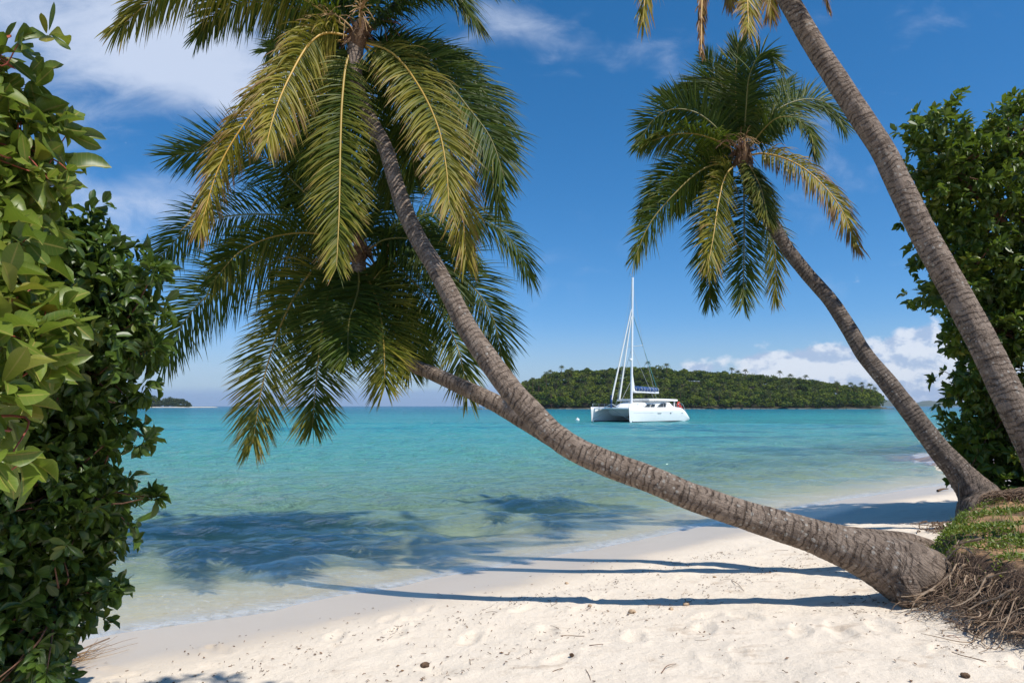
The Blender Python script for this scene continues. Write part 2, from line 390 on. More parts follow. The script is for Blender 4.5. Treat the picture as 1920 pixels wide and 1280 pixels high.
# ------------------------------------------------------------------ sea
def mat_water():
    m, t = new_mat('lagoon_water')
    g = t.add('ShaderNodeNewGeometry'); pos = g.outputs['Position']
    dep = attr(t, 'depth'); dist = attr(t, 'offshore')
    n1 = t.noise(t.map(pos, scale=(.018, .11, 1)), 1, 5, .6, .4)
    n2 = t.noise(t.map(pos, scale=(.08, .26, 1)), 1, 4, .6, .6)
    dd = t.math('MULTIPLY', dist, t.lin(n1, .3, .7, .80, 1.20))
    lg = t.math('LOGARITHM', t.math('MAXIMUM', dd, .5), 10.0)
    col = t.ramp(t.lin(lg, -.3, 3.7), [(0.0, (.52, .50, .30)), (.20, (.44, .54, .33)), (.31, (.27, .50, .35)), (.40, (.15, .49, .40)), (.50, (.075, .44, .41)), (.59, (.032, .36, .38)), (.66, (.006, .22, .27)), (.76, (.004, .16, .235)), (.88, (.004, .10, .17)), (1.0, (.004, .07, .13))])
    # deeper channel bands and weed patches
    bands = t.math('MULTIPLY', t.sstep(n1, .52, .62), t.sstep(dist, 26, 45))
    col = t.mix(t.math('MULTIPLY', bands, .45), col, (.008, .17, .24))
    weedn = t.noise(t.map(pos, scale=(.055, .16, 1), loc=(3.2, 0, 0)), 1.0, 5, .62, .5)
    sx = t.add('ShaderNodeSeparateXYZ'); t.link(pos, sx.inputs[0])
    wz = t.math('MULTIPLY', t.sstep(sx.outputs[0], 2, 14), t.math('MULTIPLY', t.sstep(dist, 4, 9), t.sstep(dist, 70, 35)))
    weed = t.math('MULTIPLY', t.sstep(weedn, .46, .60), wz)
    col = t.mix(t.math('MULTIPLY', weed, .55), col, (.02, .10, .17))
    w1 = t.noise(t.map(pos, scale=(.75, 1.5, 1), rot=(0, 0, R(-12))), 1.5, 6, .62, .25)
    w2 = t.noise(t.map(pos, scale=(.8, 1.8, 1), rot=(0, 0, R(14))), 7.5, 5, .6, .3)
    w3 = t.noise(t.map(pos, scale=(.7, 1.7, 1)), .35, 5, .6, .2)
    near = t.sstep(dist, .4, 7, .12, 1.0)
    h = t.math('ADD', t.math('MULTIPLY', w1, 1.0), t.math('MULTIPLY', w2, .42))
    h = t.math('ADD', h, t.math('MULTIPLY', w3, t.sstep(dist, 15, 80, 0, 3.0)))
    h = t.math('MULTIPLY', h, near)
    b = t.bump(h, 1.0, .62)
    diff = t.add('ShaderNodeBsdfDiffuse'); t.link(col, diff.inputs[0]); t.link(b, diff.inputs['Normal'])
    tr = t.add('ShaderNodeBsdfTransparent')
    tint = t.mix(t.sstep(dep, 0, .7), (.98, .985, .93), (.42, .80, .66)); t.link(tint, tr.inputs[0])
    body_f = t.math('SUBTRACT', 1.0, t.math('POWER', 2.71828, t.math('MULTIPLY', dep, -2.4)))
    body = mixsh(t, body_f, tr.outputs[0], diff.outputs[0])
    # suspended sand and foam at the very edge
    fo = t.noise(t.map(pos, scale=(1, 1, 1)), 9, 6, .68, .5)
    cell = t.add('ShaderNodeTexVoronoi', feature='DISTANCE_TO_EDGE'); t.link(t.map(pos, scale=(1, 1.6, 1)), cell.inputs['Vector']); cell.inputs['Scale'].default_value = 5.5
    lace = t.sstep(cell.outputs['Distance'], .10, .02)
    edge = t.math('MULTIPLY', t.sstep(dep, .022, .003), t.sstep(fo, .36, .56))
    zone2 = t.math('MULTIPLY', t.math('MULTIPLY', t.sstep(dep, .16, .03), lace), t.sstep(fo, .44, .66, 0, .55))
    foam = t.math('MULTIPLY', t.math('MAXIMUM', t.math('MULTIPLY', edge, .8), zone2), .62)
    fd = t.add('ShaderNodeBsdfDiffuse'); fd.inputs[0].default_value = (.88, .88, .86, 1)
    body = mixsh(t, t.math('MULTIPLY', foam, .8), body, fd.outputs[0])
    gl = t.add('ShaderNodeBsdfGlossy'); t.link(b, gl.inputs['Normal']); gl.inputs['Roughness'].default_value = .07
    t.put(gl.inputs['Color'], (.95, .97, 1, 1))
    fr = t.add('ShaderNodeFresnel'); fr.inputs[0].default_value = 1.333; t.link(b, fr.inputs['Normal'])
    ff = t.math('MULTIPLY', fr.outputs[0], t.sstep(dist, 0, 12, .42, .68))
    ff = t.math('MINIMUM', ff, .50)
    s = mixsh(t, ff, body, gl.outputs[0])
    t.link(s, t.out.inputs[0]); return m
def build_sea():
    rad = np.r_[geo(5.0, 90, 1.0055), geo(91, 15800, 1.10)]
    X, Y, F, n = polar(rad, -52, 52, 620, 60)
    d = -inland(X, Y); r = np.hypot(X, Y)
    dep = -ground_h(X, Y, False)
    z = np.zeros_like(X); rg = np.random.default_rng(3)
    for k in range(34):
        lam = rg.uniform(.38, 1.0) if k < 18 else rg.uniform(1.0, 3.4)
        a = rg.normal(-PI/2+.12, .42); kx, ky = math.cos(a)*2*PI/lam, math.sin(a)*2*PI/lam
        amp = .0115*lam**.9
        fade = sst(lam*28, 0, 1)*np.clip(1-(r/(lam*60))**2, 0, 1)
        ph = kx*X+ky*Y+rg.uniform(0, 6.28)+1.3*fbm(X, Y, .23, 2, k)
        z += amp*fade*(np.sin(ph)+.25*np.cos(2*ph))
    gust = .75+.8*(fbm(X, Y*1.5, .12, 3, 77)+.25)
    z *= sst(d, .0, 3.0)*.93*gust+.07
    # a low swash lip curling onto the sand
    lip = .020*np.exp(-((d-.30-.25*fbm(X, Y, .6, 2, 31))/.16)**2)+.012*np.exp(-((d-1.15-.5*fbm(X, Y, .5, 2, 33))/.22)**2)
    z += lip
    keep = (dep[F] > -.14).any(axis=1)
    F = F[keep]
    used = np.unique(F); mp = -np.ones(len(X), int); mp[used] = np.arange(len(used)); F = mp[F]
    V = np.c_[X, Y, z][used]
    o = mesh_obj('lagoon_water', V, F, mat_water(), attrs={'depth': np.maximum(dep[used], 0), 'offshore': np.maximum(d[used], 0)})
    tag(o, kind='structure')
build_sea()

# ------------------------------------------------------------------ plant materials
def mat_frond():
    m, t = new_mat('palm_leaflets')
    v = t.add('ShaderNodeSeparateXYZ'); t.link(attr(t, 'lf', True), v.inputs[0]); s, age, rnd = v.outputs
    g = t.add('ShaderNodeNewGeometry')
    green = t.mix(rnd, (.022, .050, .006), (.078, .118, .012))
    yel = t.mix(rnd, (.26, .23, .022), (.36, .29, .045))
    brn = t.mix(rnd, (.15, .07, .030), (.30, .17, .08))
    f1 = t.sstep(t.math('ADD', age, t.math('MULTIPLY', s, t.math('MULTIPLY', age, .9))), .25, 1.15)
    c = t.mix(f1, green, yel)
    f2 = t.sstep(t.math('ADD', t.math('MULTIPLY', s, .8), t.math('ADD', age, t.math('MULTIPLY', rnd, .35))), 1.22, 1.75)
    c = t.mix(f2, c, brn)
    p = principled(t, c, .48, .22)
    tr = t.add('ShaderNodeBsdfTranslucent'); t.link(t.mix(.4, c, (.17, .24, .01)), tr.inputs[0])
    t.link(mixsh(t, .32, p.outputs[0], tr.outputs[0]), t.out.inputs[0]); return m
def mat_rachis():
    m, t = new_mat('palm_frond_stem')
    c = t.mix(attr(t, 'old'), (.075, .105, .020), (.50, .31, .06))
    t.link(principled(t, c, .45, .4).outputs[0], t.out.inputs[0]); return m
def mat_broadleaf(name, g0, g1, yel, vein, gloss=.32, trans=.28, bumpy=True):
    m, t = new_mat(name)
    v = t.add('ShaderNodeSeparateXYZ'); t.link(attr(t, 'lf', True), v.inputs[0]); u, s, rnd = v.outputs
    c = t.mix(rnd, g0, g1)
    c = t.mix(t.sstep(rnd, .80, 1.0, 0, .8), c, yel)
    au = t.math('ABSOLUTE', u)
    c = t.mix(t.sstep(au, .13, .03, 0, .8), c, vein)
    vv = t.math('SINE', t.math('MULTIPLY', t.math('SUBTRACT', s, t.math('MULTIPLY', au, .12)), 58.0))
    c = t.mix(t.sstep(vv, .82, 1.0, 0, .22), c, vein)
    n = t.noise(t.add('ShaderNodeNewGeometry').outputs['Position'], 40, 3, .6)
    c = t.mix(t.sstep(n, .62, .75, 0, .35), c, (.12, .09, .03))
    p = principled(t, c, gloss, .5)
    tr = t.add('ShaderNodeBsdfTranslucent'); t.link(t.mix(.5, c, (.20, .30, .03)), tr.inputs[0])
    t.link(mixsh(t, trans, p.outputs[0], tr.outputs[0]), t.out.inputs[0]); return m
def mat_bark(name, c0, c1, dark, lichen=.5, ring=1.0, fibrous=.0):
    m, t = new_mat(name)
    g = t.add('ShaderNodeNewGeometry'); pos = g.outputs['Position']
    v = t.add('ShaderNodeSeparateXYZ'); t.link(attr(t, 'tr', True), v.inputs[0]); L, A, K = v.outputs   # length along, angle arc, base-ness
    cb = t.add('ShaderNodeCombineXYZ'); t.link(A, cb.inputs[0]); t.link(L, cb.inputs[1]); T = cb.outputs[0]
    c1 = t.mix(t.sstep(K, .2, 1.0, 0, .8), c1, (.36, .265, .20))
    n0 = t.noise(pos, 9, 5, .6); nf = t.noise(pos, 60, 4, .65)
    c = t.mix(t.sstep(n0, .3, .7), c0, c1)
    c = t.mix(t.sstep(nf, .52, .72, 0, .45), c, dark)
    # ring scars
    Ld = t.math('ADD', L, t.math('MULTIPLY', t.noise(pos, 3.6, 5, .62), .24))
    rings = t.math('SINE', t.math('MULTIPLY', Ld, 2*PI/.062))
    rf = t.math('MULTIPLY', t.sstep(rings, .50, 1.0), t.sstep(t.noise(pos, 8, 4, .6), .36, .58))
    c = t.mix(t.math('MULTIPLY', t.math('MULTIPLY', rf, .62*ring), t.lin(K, 0, 1, 1.0, .40)), c, dark)
    band_ = t.noise(t.map(T, scale=(1.2, 21, 1)), 1, 4, .6, .8)
    c = t.mix(t.sstep(band_, .50, .64, 0, .42), c, dark)
    # long fibres running up the stem
    fib = t.noise(t.map(T, scale=(55, 3.2, 1)), 1, 5, .6, .9)
    crack = t.noise(t.map(T, scale=(26, 5.5, 1)), 1, 5, .65, 1.4)
    kf = t.lin(K, 0, 1, .40, 1.0)
    c = t.mix(t.math('MULTIPLY', t.sstep(crack, .50, .60), t.math('MULTIPLY', kf, .90)), c, dark)
    # pale lichen
    vo = t.add('ShaderNodeTexVoronoi'); t.link(t.map(pos, scale=(1, 1, 1)), vo.inputs['Vector']); vo.inputs['Scale'].default_value = 16
    nl = t.noise(pos, 26, 5, .65)
    lf = t.math('MULTIPLY', t.sstep(t.math('ADD', vo.outputs['Distance'], t.math('MULTIPLY', nl, .55)), .55, .44), t.sstep(t.noise(pos, 2.4, 3, .6), .44, .56))
    c = t.mix(t.math('MULTIPLY', lf, lichen), c, (.50, .48, .43))
    c = t.mix(t.sstep(nl, .60, .72, 0, lichen*.6), c, (.42, .39, .34))
    h = t.math('ADD', t.math('MULTIPLY', fib, .5), t.math('MULTIPLY', t.math('MULTIPLY', crack, kf), -1.5))
    h = t.math('ADD', h, t.math('ADD', t.math('MULTIPLY', nf, .6), t.math('MULTIPLY', t.math('ADD', t.math('MULTIPLY', rf, t.lin(K, 0, 1, 1.0, .35)), band_), -.8)))
    b = t.bump(h, 1.0, .026)
    t.link(principled(t, c, .88, .2, b).outputs[0], t.out.inputs[0]); return m
M_FROND = mat_frond(); M_RACH = mat_rachis()
M_TRUNK = mat_bark('palm_bark', (.205, .155, .118), (.325, .255, .200), (.055, .036, .026), .52)
M_TRUNK2 = mat_bark('palm_bark_grey', (.140, .110, .088), (.235, .190, .155), (.040, .030, .024), .45)
def simple(name, c, rough=.6, spec=.4, noise=0.0, nscale=20, c2=None, metallic=0, bump=0):
    m, t = new_mat(name)
    col = (*c, 1); nrm = None
    if noise or c2:
        pos = t.add('ShaderNodeNewGeometry').outputs['Position']
        n = t.noise(pos, nscale, 5, .6)
        col = t.mix(t.sstep(n, .35, .65), c, c2 if c2 else tuple(x*(1-noise) for x in c))
        if bump: nrm = t.bump(n, .6, bump)
    t.link(principled(t, col, rough, spec, nrm, metallic).outputs[0], t.out.inputs[0]); return m
M_FIBRE = simple('palm_fibre', (.17, .115, .070), .9, .1, c2=(.10, .055, .035), nscale=60, bump=.01)
M_ROOT = simple('dry_root', (.27, .19, .13), .9, .15, c2=(.12, .075, .05), nscale=35)
M_ROOT2 = simple('bleached_root', (.40, .30, .21), .85, .15, c2=(.24, .16, .10), nscale=25, bump=.004)
M_TWIG = simple('twig_bark', (.20, .10, .060), .8, .2, c2=(.11, .065, .045), nscale=50)
M_REDTWIG = simple('red_twig', (.38, .085, .045), .5, .4, c2=(.25, .07, .04), nscale=40)
M_NUT = simple('coconut_husk', (.22, .20, .045), .5, .4, c2=(.28, .15, .05), nscale=12)

# ------------------------------------------------------------------ palms
def trunk(parent, pts, mat, seed, flare=1.0, seg=44, step=.016, burl=False):
    """pts: (px, py, Y, width_px)"""
    P = []
    for px, py, Y, w in pts:
        p = W(px, py, Y); dist = Y/pix_dir(px, py)[1]
        P.append([*p, w/2*dist/1280])
    P = np.array(P); Ltot = np.linalg.norm(np.diff(P[:, :3], axis=0), axis=1).sum()
    n = int(Ltot/step); S = catmull(P, n); C = S[:, :3]; r = S[:, 3]
    s = np.linspace(0, Ltot, n); rg = np.random.default_rng(seed)
    a = np.linspace(0, 2*PI, seg, endpoint=False)
    SS, AA = np.meshgrid(s, a, indexing='ij')
    K = sst(-SS, -1.9, -.2)
    per = .062
    ph = SS/per+.5*np.sin(AA+SS*.7)+.25*np.sin(AA*2+SS*1.9)+3.2*fbm(SS, np.cos(AA)*.5, .9, 3, seed)
    saw = ph-np.floor(ph)
    gate = sst(fbm(SS, AA*.35, 2.1, 2, seed+30), -.25, .25)
    ringd = (-.020*np.exp(-((saw-.0)/.13)**2)-.020*np.exp(-((saw-1.)/.13)**2)+.010*saw)*(1-.7*K)*gate
    xx = np.cos(AA)*1.3; yy = np.sin(AA)*1.3
    lump = .050*fbm(xx+SS*.9, yy+SS*1.7, 1.0, 3, seed+3)+.05*fbm(xx*2+SS*4, yy*2-SS*3, 1.5, 3, seed+4)
    ridge = K*(.07*fbm(AA*3.0+.6*np.sin(SS*5), SS*2.2, 1.8, 3, seed+9)+.04*fbm(AA*9, SS*3.5, 1.5, 2, seed+12))
    rel = 1+ringd+lump+ridge
    rr = r[:, None]*rel
    V, F = tube(C, rr, seg)
    at = np.stack([SS.ravel(), (AA*r[:, None]).ravel(), K.ravel()], -1)
    o = mesh_obj('trunk', V, F, mat, parent, True, attrs={'tr': at})
    return C, r
def frond(parent, pix, y0, y1, roll=55, L=.62, n=95, age=.2, seed=0, droop=1.0, petiole=.085, wid=.0225, bulge=0.0, rach=.015, curl=0.0, sparse=0.0):
    rg = np.random.default_rng(seed); n = int(n*1.9); L = L*1.30
    px = np.array(pix, float); d = np.r_[0, np.cumsum(np.linalg.norm(np.diff(px, axis=0), axis=1))]; d /= d[-1]
    P = np.array([W(a, b, y0+(y1-y0)*u+bulge*math.sin(PI*u)) for (a, b), u in zip(px, d)])
    C = catmull(P, 64); T, _, _ = frames(C)
    Yv = np.tile(np.array([0, 1., 0]), (64, 1)); Yv = unit(Yv-T*(Yv*T).sum(1, keepdims=True))
    Nn = np.cross(T, Yv)
    rl = R(roll)+curl*np.linspace(-.5, .5, 64)[:, None]
    S = unit(Yv*np.cos(rl)+Nn*np.sin(rl)); Nf = np.cross(T, S)
    Ltot = np.linalg.norm(np.diff(C, axis=0), axis=1).sum()
    # rachis
    tt = np.linspace(0, 1, 64); V, F = tube(C, rach*(1-tt)**.75+.0035, 7)
    root = bpy.data.objects.get
    t0 = np.linspace(petiole, .995, n)
    Vs, Fs, As = [], [], []; off = 0; seg = 6
    cl = .86+.25*np.interp(np.linspace(0, 30, n), np.arange(31), rg.uniform(-1, 1, 31)*.5)
    for side in (-1, 1):
        t = np.clip(t0+rg.normal(0, .002, n), 0, 1)
        if sparse > 0:
            t = t[rg.random(n) > sparse*(.4+.6*np.sin(t*23+seed)**2)]
        m = len(t); fi = t*63; i0 = np.clip(fi.astype(int), 0, 62); fr = (fi-i0)[:, None]
        lerp = lambda A_: A_[i0]*(1-fr)+A_[i0+1]*fr
        c = lerp(C); T_ = unit(lerp(T)); S_ = unit(lerp(S))*side; N_ = unit(lerp(Nf))
        tn = (t-petiole)/(1-petiole)
        ln = L*(np.sin(PI*(.13+.73*tn**.9))**.55)*(1-.18*tn**3)*np.interp(t, t0, cl)*rg.uniform(.80, 1.12, m)
        al = np.radians(np.interp(tn, [0, .3, .7, 1], [80, 62, 46, 20])+rg.normal(0, 6.5, m))
        up = (.20*(1-tn)+rg.normal(0, .15, m))
        d0 = unit(T_*np.cos(al)[:, None]+S_*np.sin(al)[:, None]-N_*up[:, None]*np.sign((N_[:, 2:3]*1)+1e-6)*-1)
        dr = droop*rg.uniform(.65, 1.25, m)*(.95-.45*tn)
        p = c.copy(); dcur = d0.copy(); pts = [p.copy()]; dirs = [dcur.copy()]
        for k in range(seg):
            u = (k+.5)/seg
            dcur = unit(d0+np.array([0, 0, -1.])*(dr*u*1.5)[:, None]+rg.normal(0, .02, (m, 3)))
            p = p+dcur*(ln/seg)[:, None]; pts.append(p.copy()); dirs.append(dcur.copy())
        pts = np.stack(pts, 1); dirs = np.stack(dirs, 1)
        wv = np.cross(dirs, np.broadcast_to(N_[:, None, :], dirs.shape)); 
        tw = rg.normal(0, .5, (m, 1, 1)); wv = unit(wv); bn = np.cross(dirs, wv)
        wv = wv*np.cos(tw)+bn*np.sin(tw); bn = np.cross(dirs, wv)
        us = np.linspace(0, 1, seg+1); wp = np.array([.45, .95, 1.0, .92, .72, .42, .04])
        ww = wid/2*wp[None, :, None]*rg.uniform(.75, 1.15, (m, 1, 1))
        fold = .35
        Lf = pts-wv*ww+bn*ww*fold; Rt = pts+wv*ww+bn*ww*fold
        VV = np.stack([Lf, pts, Rt], 2).reshape(-1, 3)         # m, seg+1, 3
        base = np.arange(m)[:, None, None]*(seg+1)*3+np.arange(seg)[None, :, None]*3+np.arange(2)[None, None, :]
        FF = np.stack([base, base+1, base+4, base+3], -1).reshape(-1, 4)
        ag = np.clip(age+rg.normal(0, .09, m)+.12*(tn-.3), 0, 1.6)
        a = np.zeros((m, seg+1, 3, 3)); a[..., 0] = us[None, :, None]; a[..., 1] = ag[:, None, None]; a[..., 2] = rg.random(m)[:, None, None]
        Vs.append(VV); Fs.append(FF+off); off += len(VV); As.append(a.reshape(-1, 3))
    cv, cf = tube(C, rach*.5*(1-tt)**.75+.0022, 4); Vs.append(cv); Fs.append(cf+off); As.append(np.tile([0., age, .5], (len(cv), 1)))
    f = mesh_obj('frond', np.concatenate(Vs), np.concatenate(Fs), M_FROND, parent, True, attrs={'lf': np.concatenate(As)})
    o = mesh_obj('frond_stem', V, F, M_RACH, None, True, attrs={'old': np.full(len(V), min(1, age*1.6))})
    o.location = -np.array(parent.location); o.parent = f
    o.data.name = 'frond_stem'
    return f
def crown_bits(parent, px, py, Y, r, seed, nuts=0):
    """fibrous heart of the crown: leaf bases, torn fibre, old flower stalks, nuts"""
    rg = np.random.default_rng(seed); c = W(px, py, Y); b = Bag()
    for k in range(46):
        a = rg.uniform(0, 2*PI); e = rg.uniform(-.5, 1.2); d = np.array([math.cos(a)*math.cos(e), math.sin(a)*math.cos(e), math.sin(e)])
        L = r*rg.uniform(.7, 1.7); p0 = c+d*r*.25
        side = unit(np.cross(d, rg.normal(size=3)))
        C = catmull(np.array([p0, p0+d*L*.5+side*r*.3, p0+d*L+side*r*.4-np.array([0, 0, r*rg.uniform(.1, 1.2)])]), 6)
        w = r*rg.uniform(.12, .34)
        nrm = np.cross(d, side)
        ww = (w*np.array([1, 1, .9, .7, .45, .12]))[:, None]
        V = np.concatenate([C-side*ww, C+nrm*w*.3, C+side*ww]); i = np.arange(5)
        b.add(V, np.concatenate([np.c_[i, i+1, i+7, i+6], np.c_[i+6, i+7, i+13, i+12]]))
    u = np.linspace(-1.2, 1.0, 10)[:, None]
    b.tube(np.tile(c, (10, 1))+u*np.array([[.03, 0, r*1.2]]), r*.75*np.sqrt(np.clip(1-(u[:, 0]/1.35)**2, .05, 1)), 14)
    b.build('crown_fibre', M_FIBRE, parent)
    for k in range(5):
        a = rg.uniform(0, 2*PI); d = np.array([math.cos(a), math.sin(a)*.8-.3, rg.uniform(.1, .8)]); d = unit(d)
        q = Bag(); C = catmull(np.array([c, c+d*r*2.2, c+d*r*3.6-np.array([0, 0, r*.9])]), 10); q.tube(C, .012, 6)
        for j in range(16):
            i = rg.integers(4, 10); dd = unit(d+rg.normal(0, .6, 3)-np.array([0, 0, .5])); q.tube(np.array([C[i], C[i]+dd*r*.8, C[i]+dd*r*1.5-np.array([0, 0, r*.4])]), .005, 4)
        q.build('flower_stalk', M_TWIG if k % 2 else M_RACH2, parent)
    for k in range(nuts):
        a = k*2.4; q = Bag(); cc = c+np.array([math.cos(a)*r*1.1, math.sin(a)*r*1.1-.05, -r*1.1+rg.uniform(-.06, .06)])
        u = np.linspace(-1, 1, 12); C = cc+np.c_[u*0, u*0, u*.115]; q.tube(C, .085*np.sqrt(np.clip(1-u**2, .003, 1))*(1+.10*u), 12); q.build('coconut', M_NUT, parent)
M_RACH2 = simple('flower_stalk_tan', (.42, .29, .13), .7, .3, c2=(.30, .17, .08), nscale=20)

def palm(name, label, tp, mat, seed):
    base = W(*tp[0][:3]); o = empty(name, tuple(base), label, 'palm tree')
    trunk(o, tp, mat, seed); return o
# --- front palm
T1 = [(1800, 1185, 6.5, 70), (1772, 1140, 6.3, 100), (1736, 1096, 6.12, 128), (1700, 1074, 6.08, 124), (1666, 1059, 6.1, 108), (1619, 1038, 6.12, 88), (1570, 1020, 6.15, 74), (1525, 1005, 6.2, 64), (1400, 966, 6.3, 54), (1300, 932, 6.4, 51), (1225, 900, 6.5, 50), (1150, 873, 6.6, 49), (1085, 845, 6.7, 47), (1040, 815, 6.8, 46), (1000, 776, 6.9, 45), (960, 733, 7.0, 44), (920, 680, 7.15, 42), (877, 617, 7.35, 39), (845, 555, 7.5, 36), (815, 499, 7.7, 34), (785, 450, 7.9, 32), (760, 396, 8.1, 31), (740, 336, 8.3, 29), (722, 277, 8.5, 28), (700, 235, 8.7, 27), (677, 190, 8.8, 26), (666, 130, 8.9, 26), (668, 75, 9.0, 30), (672, 50, 9.0, 20)]
p1 = palm('coconut_palm', 'nearest coconut palm, its trunk sweeping across the picture from the grassy bank', T1, M_TRUNK, 11)
F1 = [ # pix, dY, roll, L, age, droop
 ([(668,72),(614,62),(582,80),(545,140),(517,205),(500,268)], -1.3, 52, .60, .62, 1.5),
 ([(664,78),(610,80),(540,130),(470,215),(412,310),(374,432)], -.9, 38, .50, .72, 1.5),
 ([(668,66),(612,25),(530,-22),(430,-44),(320,-22),(222,52)], -.7, 24, .66, .40, 1.25),
 ([(668,68),(610,38),(540,12),(470,4),(410,22),(372,66)], .2, 30, .62, .15, 1.1),
 ([(665,78),(605,78),(555,80),(500,98)], 1.4, 40, .50, .05, .8),
 ([(672,80),(652,110),(642,180),(638,280),(636,390),(631,500)], -1.7, 82, .56, .40, .6),
 ([(678,78),(735,100),(784,160),(820,235),(836,310),(842,385)], -1.6, 62, .66, .50, .75),
 ([(680,80),(745,92),(820,135),(880,205),(920,260),(945,330)], -.5, 68, .72, .12, .45),
 ([(680,80),(770,95),(860,180),(905,270),(938,392)], .9, 60, .62, .10, .6),
 ([(678,82),(760,130),(830,240),(862,360),(874,488)], -.3, 55, .60, .58, .9),
 ([(680,70),(735,10),(795,-22),(850,-12),(892,40)], .1, 35, .64, .18, 1.2),
 ([(676,66),(690,-60),(730,-180),(790,-270)], .5, 60, .66, .0, .6),
 ([(668,64),(640,-60),(600,-170),(530,-260)], -.2, 55, .66, .05, .7),
 ([(680,66),(750,-60),(850,-140),(960,-150)], -.9, 45, .66, .1, .9),
 ([(664,66),(590,-60),(480,-150),(360,-160)], .8, 40, .66, .1, .9),
 ([(680,76),(740,84),(810,92),(884,114)], 1.2, 50, .50, .12, .7),
 ([(670,74),(660,130),(690,220),(720,300),(735,370)], 1.4, 70, .62, .15, .5),
 ([(668,74),(625,130),(585,220),(560,310),(548,380)], 1.5, 62, .60, .08, .6),
 ([(676,80),(720,130),(762,220),(778,330)], .6, 62, .62, .12, .6),
 ([(680,76),(760,88),(850,125),(925,195),(950,275)], .6, 60, .62, .06, .7),
 ([(668,80),(640,150),(608,240),(598,330)], .4, 62, .60, .1, .6),
 ([(684,66),(760,0),(860,-40),(950,-25)], .9, 45, .66, .1, 1.1),
 ([(666,66),(600,0),(520,-60),(420,-80)], 1.0, 45, .66, .05, 1.1),
]
for i, (px, dy, roll, L, age, dr) in enumerate(F1):
    frond(p1, px, 9.0, 9.0+dy, roll, L, 104, age, 100+i, dr)
crown_bits(p1, 674, 66, 8.95, .16, 5, 0)
# --- second palm, behind the first
T2 = [(1820, 1110, 7.9, 44), (1780, 1070, 7.8, 56), (1740, 1042, 7.7, 60), (1700, 1026, 7.7, 54), (1640, 1014, 7.7, 44), (1560, 1003, 7.75, 40), (1480, 986, 7.8, 38), (1400, 964, 7.9, 36), (1300, 931, 8.0, 36), (1225, 902, 8.1, 36), (1150, 876, 8.3, 36), (1085, 850, 8.5, 36), (1020, 810, 8.7, 35), (960, 773, 8.9, 34), (923, 752, 9.0, 33), (860, 722, 9.2, 29), (804, 697, 9.4, 26), (765, 680, 9.6, 25), (725, 650, 9.8, 25), (690, 600, 10.1, 25), (676, 545, 10.3, 25), (673, 500, 10.4, 27), (672, 470, 10.5, 18)]
p2 = palm('coconut_palm', 'coconut palm growing low behind the nearest palm, its crown hanging over the water', T2, M_TRUNK, 21)
F2 = [
 ([(668,478),(610,400),(555,345),(505,300),(435,278),(325,292)], -.6, 74, .66, .10, .30),
 ([(666,475),(630,432),(590,411),(500,402),(430,405),(365,422),(318,462),(286,508)], .2, 58, .64, .05, .7),
 ([(668,485),(600,468),(530,486),(440,520),(380,562),(342,608),(308,676)], -.9, 68, .66, .15, .45),
 ([(666,480),(600,440),(520,442),(450,472),(398,530)], -1.4, 50, .50, .25, .9),
 ([(668,488),(625,485),(590,502),(545,570),(515,640),(490,730),(474,832)], -1.2, 66, .62, .42, .45),
 ([(670,490),(640,512),(614,560),(601,640),(592,720),(586,800)], -1.6, 80, .62, .30, .3),
 ([(676,485),(690,520),(710,575),(719,640),(722,725)], -2.0, 80, .60, .36, .35),
 ([(680,478),(720,480),(777,530),(836,602),(862,665),(876,735)], -1.1, 66, .62, .28, .5),
 ([(682,474),(750,460),(816,487),(883,534),(923,594),(941,668)], -.3, 66, .64, .18, .55),
 ([(682,470),(730,430),(800,402),(870,400),(930,425),(970,465),(992,512)], .4, 50, .64, .05, .85),
 ([(676,470),(700,400),(750,345),(820,320)], 1.0, 60, .62, .05, .6),
 ([(668,470),(645,390),(600,330),(550,290)], 1.2, 65, .62, .05, .5),
 ([(682,472),(760,430),(840,440),(890,500)], 1.3, 50, .60, .12, .8),
 ([(672,490),(672,540),(655,600),(652,670)], -2.1, 78, .60, .15, .4),
 ([(668,488),(620,500),(560,545),(520,610)], .9, 60, .62, .05, .7),
 ([(676,486),(720,520),(770,600),(800,680)], .9, 66, .60, .1, .6),
 ([(672,470),(668,400),(655,330),(630,270)], .2, 70, .64, .08, .5),
 ([(680,480),(720,450),(780,452),(830,500),(852,580)], -1.0, 55, .60, .1, .8),
 ([(672,486),(650,530),(620,600),(603,665)], -.7, 66, .60, .2, .5),
 ([(676,486),(700,550),(738,620),(768,692)], -.9, 66, .60, .2, .5),
]
for i, (px, dy, roll, L, age, dr) in enumerate(F2):
    frond(p2, px, 10.5, 10.5+dy, roll, L*1.12, 100, age, 200+i, dr)
crown_bits(p2, 674, 476, 10.4, .16, 6, 0)
